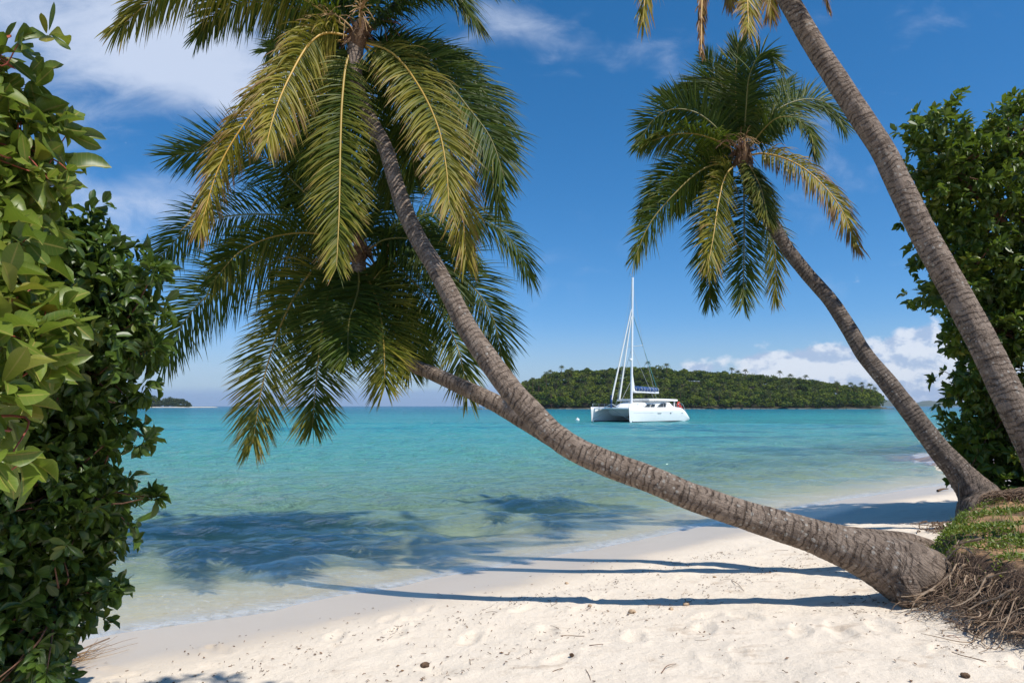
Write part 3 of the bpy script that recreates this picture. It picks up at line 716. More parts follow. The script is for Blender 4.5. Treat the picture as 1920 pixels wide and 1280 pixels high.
# --- right palm
T3 = [(1862, 985, 9.9, 150), (1846, 955, 10.0, 98), (1833, 928, 10.1, 72), (1816, 906, 10.15, 56), (1798, 884, 10.2, 47), (1755, 835, 10.3, 39), (1703, 766, 10.5, 35), (1660, 712, 10.7, 32), (1620, 663, 10.9, 30), (1588, 610, 11.1, 28), (1556, 562, 11.3, 26), (1515, 515, 11.5, 25), (1476, 466, 11.7, 24), (1448, 420, 11.8, 24), (1424, 375, 11.9, 24), (1405, 335, 12, 24), (1396, 305, 12, 27), (1392, 280, 12, 18)]
p3 = palm('coconut_palm', 'coconut palm with a full round crown at right, leaning out from the bank behind', T3, M_TRUNK2, 31)
F3 = [
 ([(1388,278),(1382,220),(1379,150),(1384,82)], .1, 70, .52, .22, .05),
 ([(1394,278),(1399,200),(1406,140),(1430,100),(1464,124)], -.5, 50, .50, .10, .5),
 ([(1386,278),(1370,200),(1337,148),(1284,166)], .7, 74, .58, .16, .15),
 ([(1384,282),(1314,216),(1262,205),(1222,228),(1200,270)], .0, 72, .56, .12, .35),
 ([(1384,285),(1330,258),(1285,250),(1244,257),(1208,270)], -.8, 30, .52, .22, 1.2),
 ([(1386,292),(1330,295),(1285,309),(1244,340),(1206,400)], .3, 60, .55, .12, .6),
 ([(1388,298),(1320,316),(1262,366),(1218,420),(1190,484)], -.8, 55, .55, .22, .7),
 ([(1390,302),(1362,326),(1347,380),(1338,440),(1326,505)], -1.6, 62, .55, .46, .7),
 ([(1388,302),(1345,335),(1330,420),(1330,490),(1331,568)], .2, 70, .55, .12, .4),
 ([(1393,305),(1395,375),(1395,469),(1393,570)], -.6, 80, .56, .14, .2),
 ([(1396,305),(1428,390),(1452,465),(1454,560)], .6, 60, .54, .42, .5),
 ([(1402,292),(1431,288),(1478,300),(1525,330),(1572,384),(1607,462)], -.9, 72, .50, .85, 1.5),
 ([(1400,282),(1450,226),(1487,221),(1518,250),(1528,285)], -1.2, 45, .54, .25, .9),
 ([(1398,280),(1450,212),(1504,187),(1550,194),(1583,236)], .5, 66, .56, .14, .45),
 ([(1390,278),(1376,210),(1352,150),(1322,105)], 1.2, 65, .54, .0, .2),
 ([(1400,280),(1440,220),(1462,180),(1475,150)], 1.1, 60, .50, .0, .4),
 ([(1398,300),(1425,350),(1440,410)], -.9, 55, .50, .3, .8),
 ([(1390,296),(1350,300),(1300,340),(1270,390)], .9, 55, .52, .05, .8),
 ([(1386,282),(1340,230),(1290,200),(1240,180)], .9, 60, .50, .02, .4),
]
for i, (px, dy, roll, L, age, dr) in enumerate(F3):
    frond(p3, px, 12.0, 12.0+dy, roll, L*1.06, 92, age, 300+i, dr)
crown_bits(p3, 1393, 290, 11.9, .17, 8, 0)
# --- palm whose crown is above the frame
T4 = [(2050, 1085, 6.2, 160), (2020, 1030, 6.25, 100), (1992, 960, 6.35, 74), (1962, 890, 6.4, 64), (1935, 830, 6.45, 59), (1903, 766, 6.5, 55), (1853, 663, 6.7, 52), (1800, 562, 6.9, 49), (1758, 486, 7.0, 47), (1720, 415, 7.1, 46), (1684, 340, 7.2, 43), (1654, 281, 7.3, 42), (1605, 205, 7.4, 40), (1561, 138, 7.5, 39), (1518, 70, 7.6, 37), (1478, 0, 7.7, 35), (1440, -65, 7.8, 33), (1405, -130, 7.9, 33), (1390, -170, 7.9, 36), (1385, -200, 7.9, 22)]
p4 = palm('coconut_palm', 'coconut palm at right edge whose bare trunk runs up out of the frame', T4, M_TRUNK, 41)
F4 = [
 ([(1380,-175),(1300,-190),(1240,-130),(1215,-50),(1205,42)], -.6, 40, .44, .62, 1.2),
 ([(1382,-170),(1345,-150),(1322,-80),(1316,0),(1315,100)], -.9, 50, .22, 1.5, 2.6),
 ([(1385,-168),(1385,-110),(1398,-40),(1404,58)], -1.1, 60, .40, .75, .8),
 ([(1390,-168),(1420,-120),(1440,-50),(1446,28)], .3, 60, .36, .9, .8),
 ([(1380,-170),(1362,-110),(1366,-40),(1372,5)], .9, 60, .35, .8, .8),
 ([(1394,-170),(1460,-140),(1520,-80),(1552,8)], -.8, 35, .34, 1.1, 1.3),
 ([(1380,-180),(1280,-260),(1160,-290),(1060,-240)], .2, 50, .6, .1, .8),
 ([(1385,-185),(1370,-330),(1330,-450),(1260,-520)], -.2, 60, .6, .0, .5),
 ([(1392,-185),(1470,-320),(1570,-400),(1690,-400)], .2, 55, .6, .1, .7),
 ([(1394,-178),(1500,-230),(1620,-220),(1700,-130)], .5, 50, .6, .2, .9),
 ([(1382,-180),(1330,-260),(1250,-340),(1150,-390)], 1.3, 50, .6, .1, .7),
 ([(1390,-180),(1430,-290),(1450,-400),(1440,-480)], 1.4, 60, .6, .0, .5),
]
for i, (px, dy, roll, L, age, dr) in enumerate(F4):
    frond(p4, px, 7.9, 7.9+dy, roll, L, 84, age, 400+i, dr, sparse=.25 if age > .55 else 0)
crown_bits(p4, 1388, -178, 7.9, .16, 9, 4)

# ------------------------------------------------------------------ roots
def root_mesh(name, parent, spots, n, lmin, lmax, r0, seed, out=(-1, -.4), mat=None, spread=.25, label=None):
    rg = np.random.default_rng(seed); b = Bag()
    for k in range(n):
        x, y = spots[rg.integers(len(spots))]; x += rg.normal(0, spread); y += rg.normal(0, spread)
        z = gh(x, y)+rg.uniform(-.02, .14)
        L = rg.uniform(lmin, lmax)*rg.uniform(.5, 1); d = np.array([out[0]+rg.normal(0, .9), out[1]+rg.normal(0, .9), rg.normal(0, .45)]); d = d/np.linalg.norm(d)
        pts = [np.array([x, y, z])]; m = 7
        for j in range(m):
            d = unit(d+rg.normal(0, .38, 3)+np.array([0, 0, -.12])); q = pts[-1]+d*L/m
            g = gh(q[0], q[1])
            if q[2] < g+.004: q[2] = g+.004+rg.uniform(0, .03)
            if q[2] > g+.13: q[2] = g+.13
            pts.append(q)
        r = r0*rg.uniform(.35, 1.3)*np.linspace(1, .3, m+1)
        b.tube(catmull(np.array(pts), 12), np.interp(np.linspace(0, 1, 12), np.linspace(0, 1, m+1), r), 5)
    o = b.build(name, mat or M_ROOT, parent); tag(o, label, kind='stuff'); return o
e1 = [(3.62, 5.75), (3.50, 5.5), (3.47, 5.25), (3.5, 5.0), (3.52, 4.75), (3.6, 4.5), (3.68, 4.3), (3.8, 4.1)]
root_mesh('root_tangle', p1, e1, 520, .2, .55, .0044, 51, spread=.10)
root_mesh('fine_roots', p1, e1+[(3.5, 4.6), (3.7, 4.3), (4.0, 4.2)], 900, .10, .36, .0024, 52, spread=.13)
root_mesh('thick_roots', p1, e1, 70, .35, .9, .010, 54, spread=.10, mat=M_ROOT2)
e3 = [(6.35, 9.6), (6.6, 9.5), (6.9, 9.5), (7.2, 9.6), (7.5, 9.6), (6.3, 9.9), (7.0, 9.3), (7.3, 9.2)]
root_mesh('root_tangle', p3, e3, 900, .25, .8, .0085, 53, spread=.17, out=(-.3, -.9))
# knotty burl under the front palm
rg = np.random.default_rng(8); b = Bag(); c0 = W(1702, 1108, 5.86)
u = np.linspace(-1, 1, 26); A = np.linspace(0, 2*PI, 30, endpoint=False)
UU, AA = np.meshgrid(u, A, indexing='ij')
rr = .095*np.sqrt(np.clip(1-UU**2, .002, 1))*(1+.30*fbm(np.cos(AA)*1.5+UU*2, np.sin(AA)*1.5, 1.6, 3, 4)+.1*np.sin(AA*5+UU*6))
C = c0+np.c_[u*.02, u*-.01, u*.15]; V, F = tube(C, rr, 30); b.add(V, F, np.c_[V[:, 2]*2, V[:, 0], np.ones(len(V))])
b.build('root_burl', M_TRUNK, p1, attr_name='tr')

# ------------------------------------------------------------------ broadleaf shrubs and trees
def leaf_template(nl=5, lob=.0, seed=0):
    """verts: (nl+1)*3 ; along y 0..1, x across, z up"""
    v = np.linspace(0, 1, nl+1); w = np.interp(v, [0, .12, .35, .62, .82, .95, 1], [.03, .13, .26, .33, .27, .12, .0])
    V = []; A = []
    for k in range(nl+1):
        z = -.16*v[k]**2; wz = .10*w[k]*math.sin(v[k]*9+seed)
        for sx in (-1, 0, 1):
            V.append((sx*w[k], v[k], z+(abs(sx)*w[k]*.42)+wz*sx)); A.append((sx, v[k]))
    F = []
    for k in range(nl):
        for j in range(2): a = k*3+j; F.append((a, a+1, a+4, a+3))
    return np.array(V), np.array(F), np.array(A)
TPL = {5: [leaf_template(5, seed=s) for s in range(4)], 3: [leaf_template(3, seed=s) for s in range(4)], 8: [leaf_template(8, seed=s) for s in range(4)]}
def leaves(pos, dirs, nrm, size, rnd, nl=5):
    """many leaves at once"""
    n = len(pos); T = unit(dirs); N = unit(nrm-T*(nrm*T).sum(1, keepdims=True)); S = np.cross(T, N)
    Vs, Fs, As = [], [], []; off = 0; kind = np.arange(n) % 4
    for k in range(4):
        i = np.where(kind == k)[0]
        if not len(i): continue
        tv, tf, ta = TPL[nl][k]; m = len(tv)
        wf = rng.uniform(.50, .86, len(i))[:, None]; cf = rng.uniform(-.6, 2.8, len(i))[:, None]
        V = pos[i][:, None]+(S[i][:, None]*(tv[None, :, 0]*wf)[..., None]+T[i][:, None]*tv[None, :, 1, None]+N[i][:, None]*((tv[None, :, 2])*cf)[..., None])*size[i][:, None, None]
        F = (tf[None]+(np.arange(len(i))*m)[:, None, None]).reshape(-1, 4)
        a = np.zeros((len(i), m, 3)); a[:, :, 0] = ta[:, 0]; a[:, :, 1] = ta[:, 1]; a[:, :, 2] = rnd[i][:, None]
        Vs.append(V.reshape(-1, 3)); Fs.append(F+off); off += len(i)*m; As.append(a.reshape(-1, 3))
    return np.concatenate(Vs), np.concatenate(Fs), np.concatenate(As)
def rosettes(tips, outd, per, size, seed, spread=(.5, 1.25), nl=5, yshare=.0):
    rg = np.random.default_rng(seed); n = len(tips); P, D, N, S, Q = [], [], [], [], []
    ref = unit(np.cross(outd, rg.normal(size=(n, 3)))); ref2 = np.cross(outd, ref)
    trnd = rg.random(n)
    for k in range(per):
        a = k*2.39996+rg.uniform(0, .5, n); til = rg.uniform(spread[0], spread[1], n)
        d = outd*np.cos(til)[:, None]+(ref*np.cos(a)[:, None]+ref2*np.sin(a)[:, None])*np.sin(til)[:, None]
        d = unit(d+np.array([0, 0, -.22])*rg.uniform(0, 1.6, n)[:, None])
        nn = outd*.6+np.array([0, 0, .8])+rg.normal(0, .55, (n, 3))
        s = size*rg.uniform(.42, 1.22, n)
        P.append(tips-outd*(s*.25*(k/per))[:, None]+d*(s*.10)[:, None]); D.append(d); N.append(nn); S.append(s); Q.append(np.clip(trnd*.55+rg.random(n)*.45, 0, 1))
    return leaves(np.concatenate(P), np.concatenate(D), np.concatenate(N), np.concatenate(S), np.concatenate(Q), nl)
def lump_tips(lumps, dens, seed, inner=.5, spray=.35, slen=.2):
    """lumps: (center, radii, weight)"""
    rg = np.random.default_rng(seed); T, O = [], []
    for c, r, w in lumps:
        n = int(dens*w*(r[0]*r[2]+r[0]*r[1]+r[1]*r[2])); d = unit(rg.normal(size=(n, 3)))
        rad = 1-(1-inner)*rg.random(n)**1.6; rad *= 1+.16*rg.normal(size=n)*(rad > .8)
        T.append(np.array(c)+d*np.array(r)*rad[:, None]); O.append(unit(d/np.array(r)+rg.normal(0, .45, (n, 3))*1.0))
        # loose sprays standing out of the mass
        ns = int(n*spray/5); d = unit(rg.normal(size=(ns, 3))); o = unit(d/np.array(r)+rg.normal(0, .5, (ns, 3))+np.array([0, 0, -.15]))
        s0 = np.array(c)+d*np.array(r)*.95
        for k in range(5): T.append(s0+o*(slen*(k/4)*rg.uniform(.6, 1.1, ns))[:, None]+rg.normal(0, slen*.07, (ns, 3))); O.append(unit(o+rg.normal(0, .3, (ns, 3))))
    return np.concatenate(T), np.concatenate(O)
def plump(px, py, Y, rx, ry, dy, w=1.0):
    rx *= .86; ry *= .86; dy *= .9
    c = W(px, py, Y); k = Y/1280; return (c, (rx*k, dy, ry*k), w)
def branches(b, root, tips, n, seed, r0=.03, twig=.004, hub=None):
    rg = np.random.default_rng(seed); idx = rg.choice(len(tips), min(n, len(tips)), replace=False)
    for i in idx:
        e = tips[i]; h = root if hub is None else hub[np.argmin(((hub-e)**2).sum(1))]
        mid = h*.45+e*.55+rg.normal(0, .06, 3)-np.array([0, 0, .05])
        C = catmull(np.array([h, mid, e]), 9); b.tube(C, np.linspace(r0*.35, twig, 9), 5)
M_LEAF_A = mat_broadleaf('almond_leaf', (.070, .120, .012), (.185, .245, .030), (.34, .24, .035), (.36, .30, .08), .42, .36)
M_LEAF_B = mat_broadleaf('shrub_leaf', (.022, .058, .010), (.085, .140, .018), (.19, .19, .03), (.13, .18, .04), .40, .26)
M_LEAF_C = mat_broadleaf('tree_leaf', (.026, .066, .008), (.155, .220, .020), (.30, .28, .03), (.10, .15, .03), .42, .30)

# --- dense shrub on the left
sh = empty('shrub', (-3.35, 4.75, gh(-3.35, 4.75)), 'dense dark green leafy shrub reaching down to the sand at the left edge', 'shrub')
LB = [plump(60, 480, 4.3, 130, 90, .5), plump(130, 475, 4.4, 75, 60, .4), plump(205, 535, 4.4, 58, 55, .35), plump(120, 600, 4.3, 150, 110, .55), plump(220, 620, 4.5, 48, 66, .35),
      plump(20, 740, 4.2, 140, 120, .6), plump(150, 715, 4.5, 72, 66, .4), plump(108, 850, 4.5, 90, 80, .45), plump(180, 800, 4.6, 48, 56, .3), plump(20, 950, 4.4, 160, 150, .6),
      plump(140, 950, 4.6, 70, 78, .4), plump(215, 930, 4.6, 34, 16, .2, .6), plump(90, 1060, 4.6, 90, 85, .45), plump(140, 1050, 4.7, 46, 46, .3), plump(50, 1160, 4.6, 95, 70, .45), plump(115, 1130, 4.7, 46, 40, .3),
      plump(10, 1200, 4.4, 110, 100, .5), plump(-130, 700, 4.4, 160, 260, .8), plump(-130, 1050, 4.4, 160, 200, .8), plump(-60, 420, 4.4, 130, 100, .6), plump(130, 425, 4.4, 46, 24, .3),
      plump(262, 828, 4.5, 20, 10, .12, 1.3), plump(286, 934, 4.5, 20, 8, .1, 1.6), plump(212, 1104, 4.6, 20, 10, .12, 1.3), plump(290, 512, 4.4, 20, 14, .15, 1.2), plump(285, 655, 4.4, 18, 14, .15, 1.2), plump(262, 740, 4.5, 16, 10, .1, 1.2), plump(205, 1010, 4.6, 18, 10, .12, 1.2), plump(240, 895, 4.6, 18, 10, .1, 1.2)]
tips, outd = lump_tips(LB, 520, 61, .4, .40, .20)
V, F, A = rosettes(tips, outd, 6, .102, 62)
mesh_obj('foliage', V, F, M_LEAF_B, sh, True, attrs={'lf': A}); print('shrub leaves', len(F)//10)
b = Bag(); base = np.array(sh.location); hubs = np.array([base+np.array(p) for p in [(0, 0, .3), (.35, -.1, .8), (-.1, -.2, 1.3), (.45, -.2, 1.5), (-.2, -.3, 2.1), (.5, -.3, 2.3), (-.5, -.3, 2.9), (.2, -.3, 3.0)]])
for h in hubs[1:]: b.tube(catmull(np.array([base-np.array([0, 0, .1]), base*.5+h*.5+np.array([.06, 0, 0]), h]), 10), np.linspace(.035, .014, 10), 7)
branches(b, base, tips, 420, 63, .03, .003, hubs); b.build('branches', M_TWIG, sh)

# --- big leaved branches nearest the lens, and unseen overhead foliage added for shade
nb = empty('almond_tree', (-3.3, 2.2, gh(-3.3, 2.2)), 'big-leaved tree with red twigs, its pale green leaves nearest the viewer at left', 'tree')
NB = [((-.7, 2.0, 6.6), (.55, .45, .35), .28), ((.15, 2.25, 6.9), (.55, .5, .35), .28), ((.95, 2.45, 6.5), (.45, .4, .3), .25), plump(-20, 170, 2.7, 44, 40, .2, .6), plump(-10, 240, 2.7, 50, 60, .25, .8), plump(50, 250, 2.7, 55, 50, .22, .9), plump(105, 245, 2.75, 42, 34, .16, .7), plump(30, 330, 2.7, 60, 55, .25), plump(0, 400, 2.6, 50, 60, .25), plump(-60, 140, 2.6, 40, 60, .25, .6), plump(-50, 0, 2.6, 40, 40, .2, .5),  # first three lumps: out-of-view foliage added overhead to cast shade on the sand
      plump(0, 640, 2.2, 70, 60, .22), plump(70, 650, 2.3, 60, 36, .16, .8), plump(-10, 760, 2.1, 60, 70, .22, .9), plump(20, 580, 2.4, 80, 50, .25), plump(-15, 850, 2.0, 40, 40, .16, .5), plump(0, 510, 2.5, 70, 50, .25), plump(-90, 450, 2.5, 90, 420, .35)]
tips, outd = lump_tips(NB, 330, 71, .35, .6, .24)
outd = unit(outd+np.array([.45, -.15, -.1]))
V, F, A = rosettes(tips, outd, 5, .128, 72, (.35, 1.45), 8)
mesh_obj('foliage', V, F, M_LEAF_A, nb, True, attrs={'lf': A})
b = Bag(); base = np.array(nb.location); hubs = [W(-60, 250, 2.7), W(30, 270, 2.7), W(-40, 420, 2.6), W(-70, 640, 2.3), W(20, 640, 2.25), W(-40, 780, 2.2), W(-40, 80, 2.6), np.array([-1.7, 1.9, 6.0]), np.array([-.6, 2.0, 6.45]), np.array([.2, 2.2, 6.6]), np.array([.9, 2.4, 6.45])]
tr_top = W(-160, 100, 2.7)
C = catmull(np.array([base-np.array([0, 0, .1]), base+np.array([.05, .1, .8]), W(-200, 600, 2.5), W(-180, 300, 2.6), tr_top, np.array([-2.3, 1.9, 5.6]), np.array([-1.0, 2.0, 6.4]), np.array([.9, 2.4, 6.5])]), 60); b.tube(C, np.linspace(.07, .012, 60), 9)  # upper limb carried over the viewer to hold the added shade foliage
b.build('trunk', M_TWIG, nb)
b = Bag()
for h in hubs: q = C[np.argmin(((C-h)**2).sum(1))]; b.tube(catmull(np.array([q, (q+h)/2+np.array([0, 0, .04]), h]), 10), np.linspace(.014, .006, 10), 6)
branches(b, base, tips, 260, 73, .014, .0022, np.array(hubs)); b.build('twigs', M_REDTWIG, nb)

# --- dense tree on the right
rt = empty('broadleaf_tree', (9.2, 11.2, gh(9.2, 11.2)), 'dense dark broad-leaved tree standing behind the palms at the right edge', 'tree')
RB = [plump(1735, 245, 10.6, 42, 40, .6), plump(1770, 300, 10.8, 60, 50, .7), plump(1845, 285, 11, 60, 45, .8), plump(1915, 225, 11, 60, 48, .8), plump(1805, 390, 11, 80, 76, .9), plump(1900, 360, 11, 110, 110, 1.2),
      plump(1750, 350, 10.8, 40, 50, .5), plump(1840, 500, 11, 100, 90, 1.), plump(1745, 550, 10.8, 38, 22, .4, .7), plump(1788, 505, 10.8, 44, 34, .5), plump(1725, 470, 10.8, 24, 14, .3, .5), plump(1930, 540, 11.2, 110, 110, 1.2),
      plump(1850, 630, 11, 75, 60, .9), plump(1795, 645, 10.9, 38, 20, .4, .8), plump(1870, 740, 11.2, 70, 60, .9), plump(1820, 715, 11, 42, 26, .4, .8), plump(1840, 790, 11.3, 50, 40, .6), plump(1900, 840, 11.3, 75, 70, .9), plump(1850, 860, 11.4, 45, 45, .6), plump(1950, 700, 11.4, 120, 160, 1.3),
      plump(1835, 830, 11.4, 35, 30, .5), plump(1885, 905, 11.0, 70, 30, .6), plump(1975, 885, 11.0, 90, 60, .8),
      plump(2080, 300, 11.2, 150, 160, 1.5), plump(2100, 600, 11.4, 150, 220, 1.5), plump(2080, 850, 11.4, 130, 100, 1.3), plump(2250, 500, 11, 160, 300, 1.6)]
tips, outd = lump_tips(RB, 125, 81, .42, .5, .42)
V, F, A = rosettes(tips, outd, 8, .155, 82, (.4, 1.3), 3)
mesh_obj('foliage', V, F, M_LEAF_C, rt, True, attrs={'lf': A}); print('tree leaves', len(F)//6)
b = Bag(); base = np.array(rt.location)
top = W(1960, 480, 11.2); C = catmull(np.array([base-np.array([0, 0, .2]), base+np.array([.15, .1, 1.2]), W(1960, 650, 11.3), top]), 30); b.tube(C, np.linspace(.20, .08, 30), 12)
b.build('trunk', M_TWIG, rt)
b = Bag(); hubs = [W(1880, 330, 11), W(1840, 450, 11), W(1790, 320, 10.8), W(1870, 620, 11.1), W(1880, 760, 11.2), W(1800, 520, 10.9), W(2080, 300, 11.2), W(2100, 600, 11.3), W(1960, 500, 11.2)]
for h in hubs: q = C[np.argmin(((C-h)**2).sum(1))]; b.tube(catmull(np.array([q, (q+h)/2+np.array([0, 0, -.1]), h]), 12), np.linspace(.07, .025, 12), 7)
branches(b, base, tips, 420, 83, .045, .005, np.array(hubs)); b.build('branches', M_TWIG, rt)

# ------------------------------------------------------------------ creeping greenery on the bank
def build_creepers():
    rg = np.random.default_rng(90); n = 30000
    Y = rg.uniform(3.6, 15, n); X = rg.uniform(3.0, 12.0, n)
    X = np.interp(Y, BK[:, 0], BK[:, 1])+rg.uniform(-.1, 3.6, n)
    s = bank_s(X, Y); cov = fbm(X*1.0, Y*2.0, 1.3, 4, 41)
    ok = (s > .08) & (cov > .02+rg.normal(0, .05, n)+.12*(Y > 8.4)*(Y < 10)) 
    X = X[ok]; Y = Y[ok]; Z = ground_h(X, Y); n = len(X)
    per = 3; X = np.repeat(X, per)+rg.normal(0, .022, n*per); Y = np.repeat(Y, per)+rg.normal(0, .022, n*per); Z = np.repeat(Z, per)
    n = len(X); a = rg.uniform(0, 2*PI, n); el = rg.uniform(.0, 1.1, n)
    D = np.c_[np.cos(a)*np.cos(el), np.sin(a)*np.cos(el), np.sin(el)]; N = np.c_[rg.normal(0, .4, n), rg.normal(0, .4, n), np.ones(n)]
    P = np.c_[X, Y, Z+rg.uniform(.0, .03, n)]
    V, F, A = leaves(P, D, N, rg.uniform(.022, .05, n), rg.random(n), 3)
    m = mat_broadleaf('creeper_leaf', (.075, .130, .010), (.190, .255, .025), (.28, .26, .05), (.15, .2, .03), .5, .3)
    tag(mesh_obj('creeping_plants', V, F, m, None, True, attrs={'lf': A}), 'low bright green creepers and grass covering the soil bank', 'ground cover', kind='stuff')
    # upright grass blades along the edge
    n = 900; Y = rg.uniform(4.2, 9, n); X = np.interp(Y, BK[:, 0], BK[:, 1])+rg.uniform(.05, 1.4, n); Z = ground_h(X, Y)
    a = rg.uniform(0, 2*PI, n); L = rg.uniform(.05, .13, n); b0 = np.c_[X, Y, Z]; tip = b0+np.c_[np.cos(a)*L*.5, np.sin(a)*L*.5, L*.85]; mid = (b0+tip)/2+np.c_[a*0, a*0, L*.12]
    wv = np.c_[-np.sin(a), np.cos(a), a*0]*.003
    V = np.stack([b0-wv, b0+wv, mid-wv*.8, mid+wv*.8, tip-wv*.1, tip+wv*.1], 1).reshape(-1, 3); i = np.arange(n)[:, None]*6
    F = np.concatenate([i+np.array([0, 1, 3, 2]), i+np.array([2, 3, 5, 4])]); A = np.zeros((len(V), 3)); A[:, 0] = 1; A[:, 1] = .5; A[:, 2] = np.repeat(rg.random(n), 6)
    tag(mesh_obj('grass', V, F, m, None, True, attrs={'lf': A}), 'short upright grass blades along the bank edge', 'grass', kind='stuff')
build_creepers()

# ------------------------------------------------------------------ beach litter
def build_litter():
    rg = np.random.default_rng(95); b = Bag(); k = 0; n = 0
    while n < 2300:
        x = rg.uniform(-4, 5.5); y = rg.uniform(2.4, 9.5)
        d = float(inland(np.array([x]), np.array([y]))[0]); s = float(bank_s(np.array([x]), np.array([y]))[0])
        if d < .9 or s > .1: continue
        # tide lines run parallel to the shore
        line = math.exp(-((d-2.1)/.22)**2)+math.exp(-((d-3.3)/.28)**2)*.8+.16+(.9 if s > -.7 else 0)
        if rg.random() > line: continue
        n += 1; z = gh(x, y); a = rg.uniform(0, 2*PI); L = rg.uniform(.004, .020)
        t_ = np.array([math.cos(a), math.sin(a), 0])
        if rg.random() < .55:
            L *= 1+4*(rg.random() < .07)
            C = np.array([[x, y, z+.004]])+np.array([[-1], [-.3], [.4], [1]])*t_*L+np.c_[np.zeros(4), np.zeros(4), rg.uniform(0, .010, 4)]
            C[:, :2] += rg.normal(0, L*.12, (4, 2)); b.tube(C, rg.uniform(.0010, .0028), 4)
        else:
            w = L*rg.uniform(.25, .6); s_ = np.array([-t_[1], t_[0], 0]); h = np.array([0, 0, 1]); p = np.array([x, y, z+.005])
            V = [p-t_*L, p+s_*w+h*rg.uniform(0, .01), p+t_*L+h*rg.uniform(0, .008), p-s_*w+h*rg.uniform(0, .01), p+h*.006]
            b.add(V, np.array([[0, 1, 4], [1, 2, 4], [2, 3, 4], [3, 0, 4]]))
    tag(b.build('beach_litter', simple('dry_litter', (.20, .11, .055), .9, .1, c2=(.09, .05, .03), nscale=9), None, False), 'scattered brown twigs and leaf scraps on the sand', 'litter', kind='stuff')
build_litter()
# larger bits one can point to
def stone(name, px, py, size, seed, label, cat, mat):
    rg = np.random.default_rng(seed); p = GP(px, py, .35)
    for _ in range(6): p = GP(px, py, gh(p[0], p[1]))
    u = np.linspace(-1, 1, 12); A = np.linspace(0, 2*PI, 16, endpoint=False); UU, AA = np.meshgrid(u, A, indexing='ij')
    rr = size*np.sqrt(np.clip(1-UU**2, .003, 1))*(1+.7*fbm(np.cos(AA)*1.4+UU*1.6+seed, np.sin(AA)*1.4, 1.3, 3, seed))
    a = rg.uniform(0, PI); C = p+np.c_[u*math.cos(a), u*math.sin(a), u*.1+.32]*size*1.2
    V, F = tube(C, rr, 16); V[:, 2] = p[2]+(V[:, 2]-p[2])*.72
    o = mesh_obj(name, V, F, mat, origin=p); tag(o, label, cat); return o
M_SANDCL = simple('damp_sand_clod', (.50, .37, .25), .95, .1, c2=(.30, .20, .12), nscale=30, bump=.01)
M_DARKBIT = simple('dark_husk', (.16, .10, .06), .9, .1, c2=(.07, .045, .03), nscale=40, bump=.01)
for i, (px, py, s, lab) in enumerate([(1062, 1094, .020, 'brown clod on the sand between the two long trunk shadows'), (1185, 1148, .030, 'tan sand clod, left end of the crumbly ridge in mid beach'), (1287, 1134, .028, 'tan sand clod, right end of the crumbly ridge in mid beach'), (1258, 1142, .02, 'small sand clod in the middle of the crumbly ridge'), (1106, 1136, .018, 'small tan clod just below the nearest trunk shadow'), (1340, 1082, .018, 'brown clod between shadows toward the leaning trunk')]):
    stone('sand_clod', px, py, s, 500+i, lab, 'clod', M_SANDCL)
for i, (px, py, s, lab) in enumerate([(797, 1249, .030, 'dark husk half buried in sand at the bottom of the beach'), (1072, 1228, .016, 'small dark pebble on the sand below the middle of the picture'), (1832, 1188, .022, 'dark leaf scrap on sand just below the root tangle'), (1810, 1268, .022, 'dark husk in the bottom right corner of the sand')]):
    stone('husk', px, py, s, 520+i, lab, 'husk', M_DARKBIT)
def stick(px0, py0, px1, py1, r, label, seed, mat=M_TWIG, lift=.02, name='twig', cat='twig'):
    rg = np.random.default_rng(seed); E = []
    for (a, c) in ((px0, py0), (px1, py1)):
        p = GP(a, c, .35)
        for _ in range(6): p = GP(a, c, gh(p[0], p[1]))
        E.append(p)
    m = (E[0]+E[1])/2+rg.normal(0, .02, 3); m[2] = gh(m[0], m[1])+lift
    for e in E: e[2] += r
    C = catmull(np.array([E[0], m, E[1]]), 12); V, F = tube(C, np.linspace(r, r*.4, 12), 6)
    tag(mesh_obj(name, V, F, mat, origin=E[0]), label, cat)
stick(1372, 1088, 1395, 1108, .004, 'thin reddish twig on sand near the trunk shadow', 1)
stick(1775, 1192, 1800, 1200, .003, 'thin orange twig curving on the sand below the roots', 2, M_REDTWIG)
stick(1105, 1210, 1130, 1208, .003, 'short twig lying on the sand in mid beach', 3)
stick(1240, 1262, 1268, 1244, .0035, 'curved dark twig by the hollow in the foreground sand', 4)
stick(1758, 922, 1778, 918, .03, 'dark driftwood piece in the tree shade by the far water edge', 5, M_DARKBIT, .05, 'driftwood', 'driftwood')
# thin cord hanging by the right palm's foot
a = W(1797, 905, 10.0); c = W(1791, 962, 9.95); c[2] = gh(c[0], c[1])
V, F = tube(catmull(np.array([a, (a+c)/2+np.array([.02, 0, 0]), c]), 12), .008, 5)
tag(mesh_obj('cord', V, F, simple('dark_cord', (.04, .045, .05), .8), origin=c), 'thin dark cord hanging beside the foot of the right palm', 'cord')
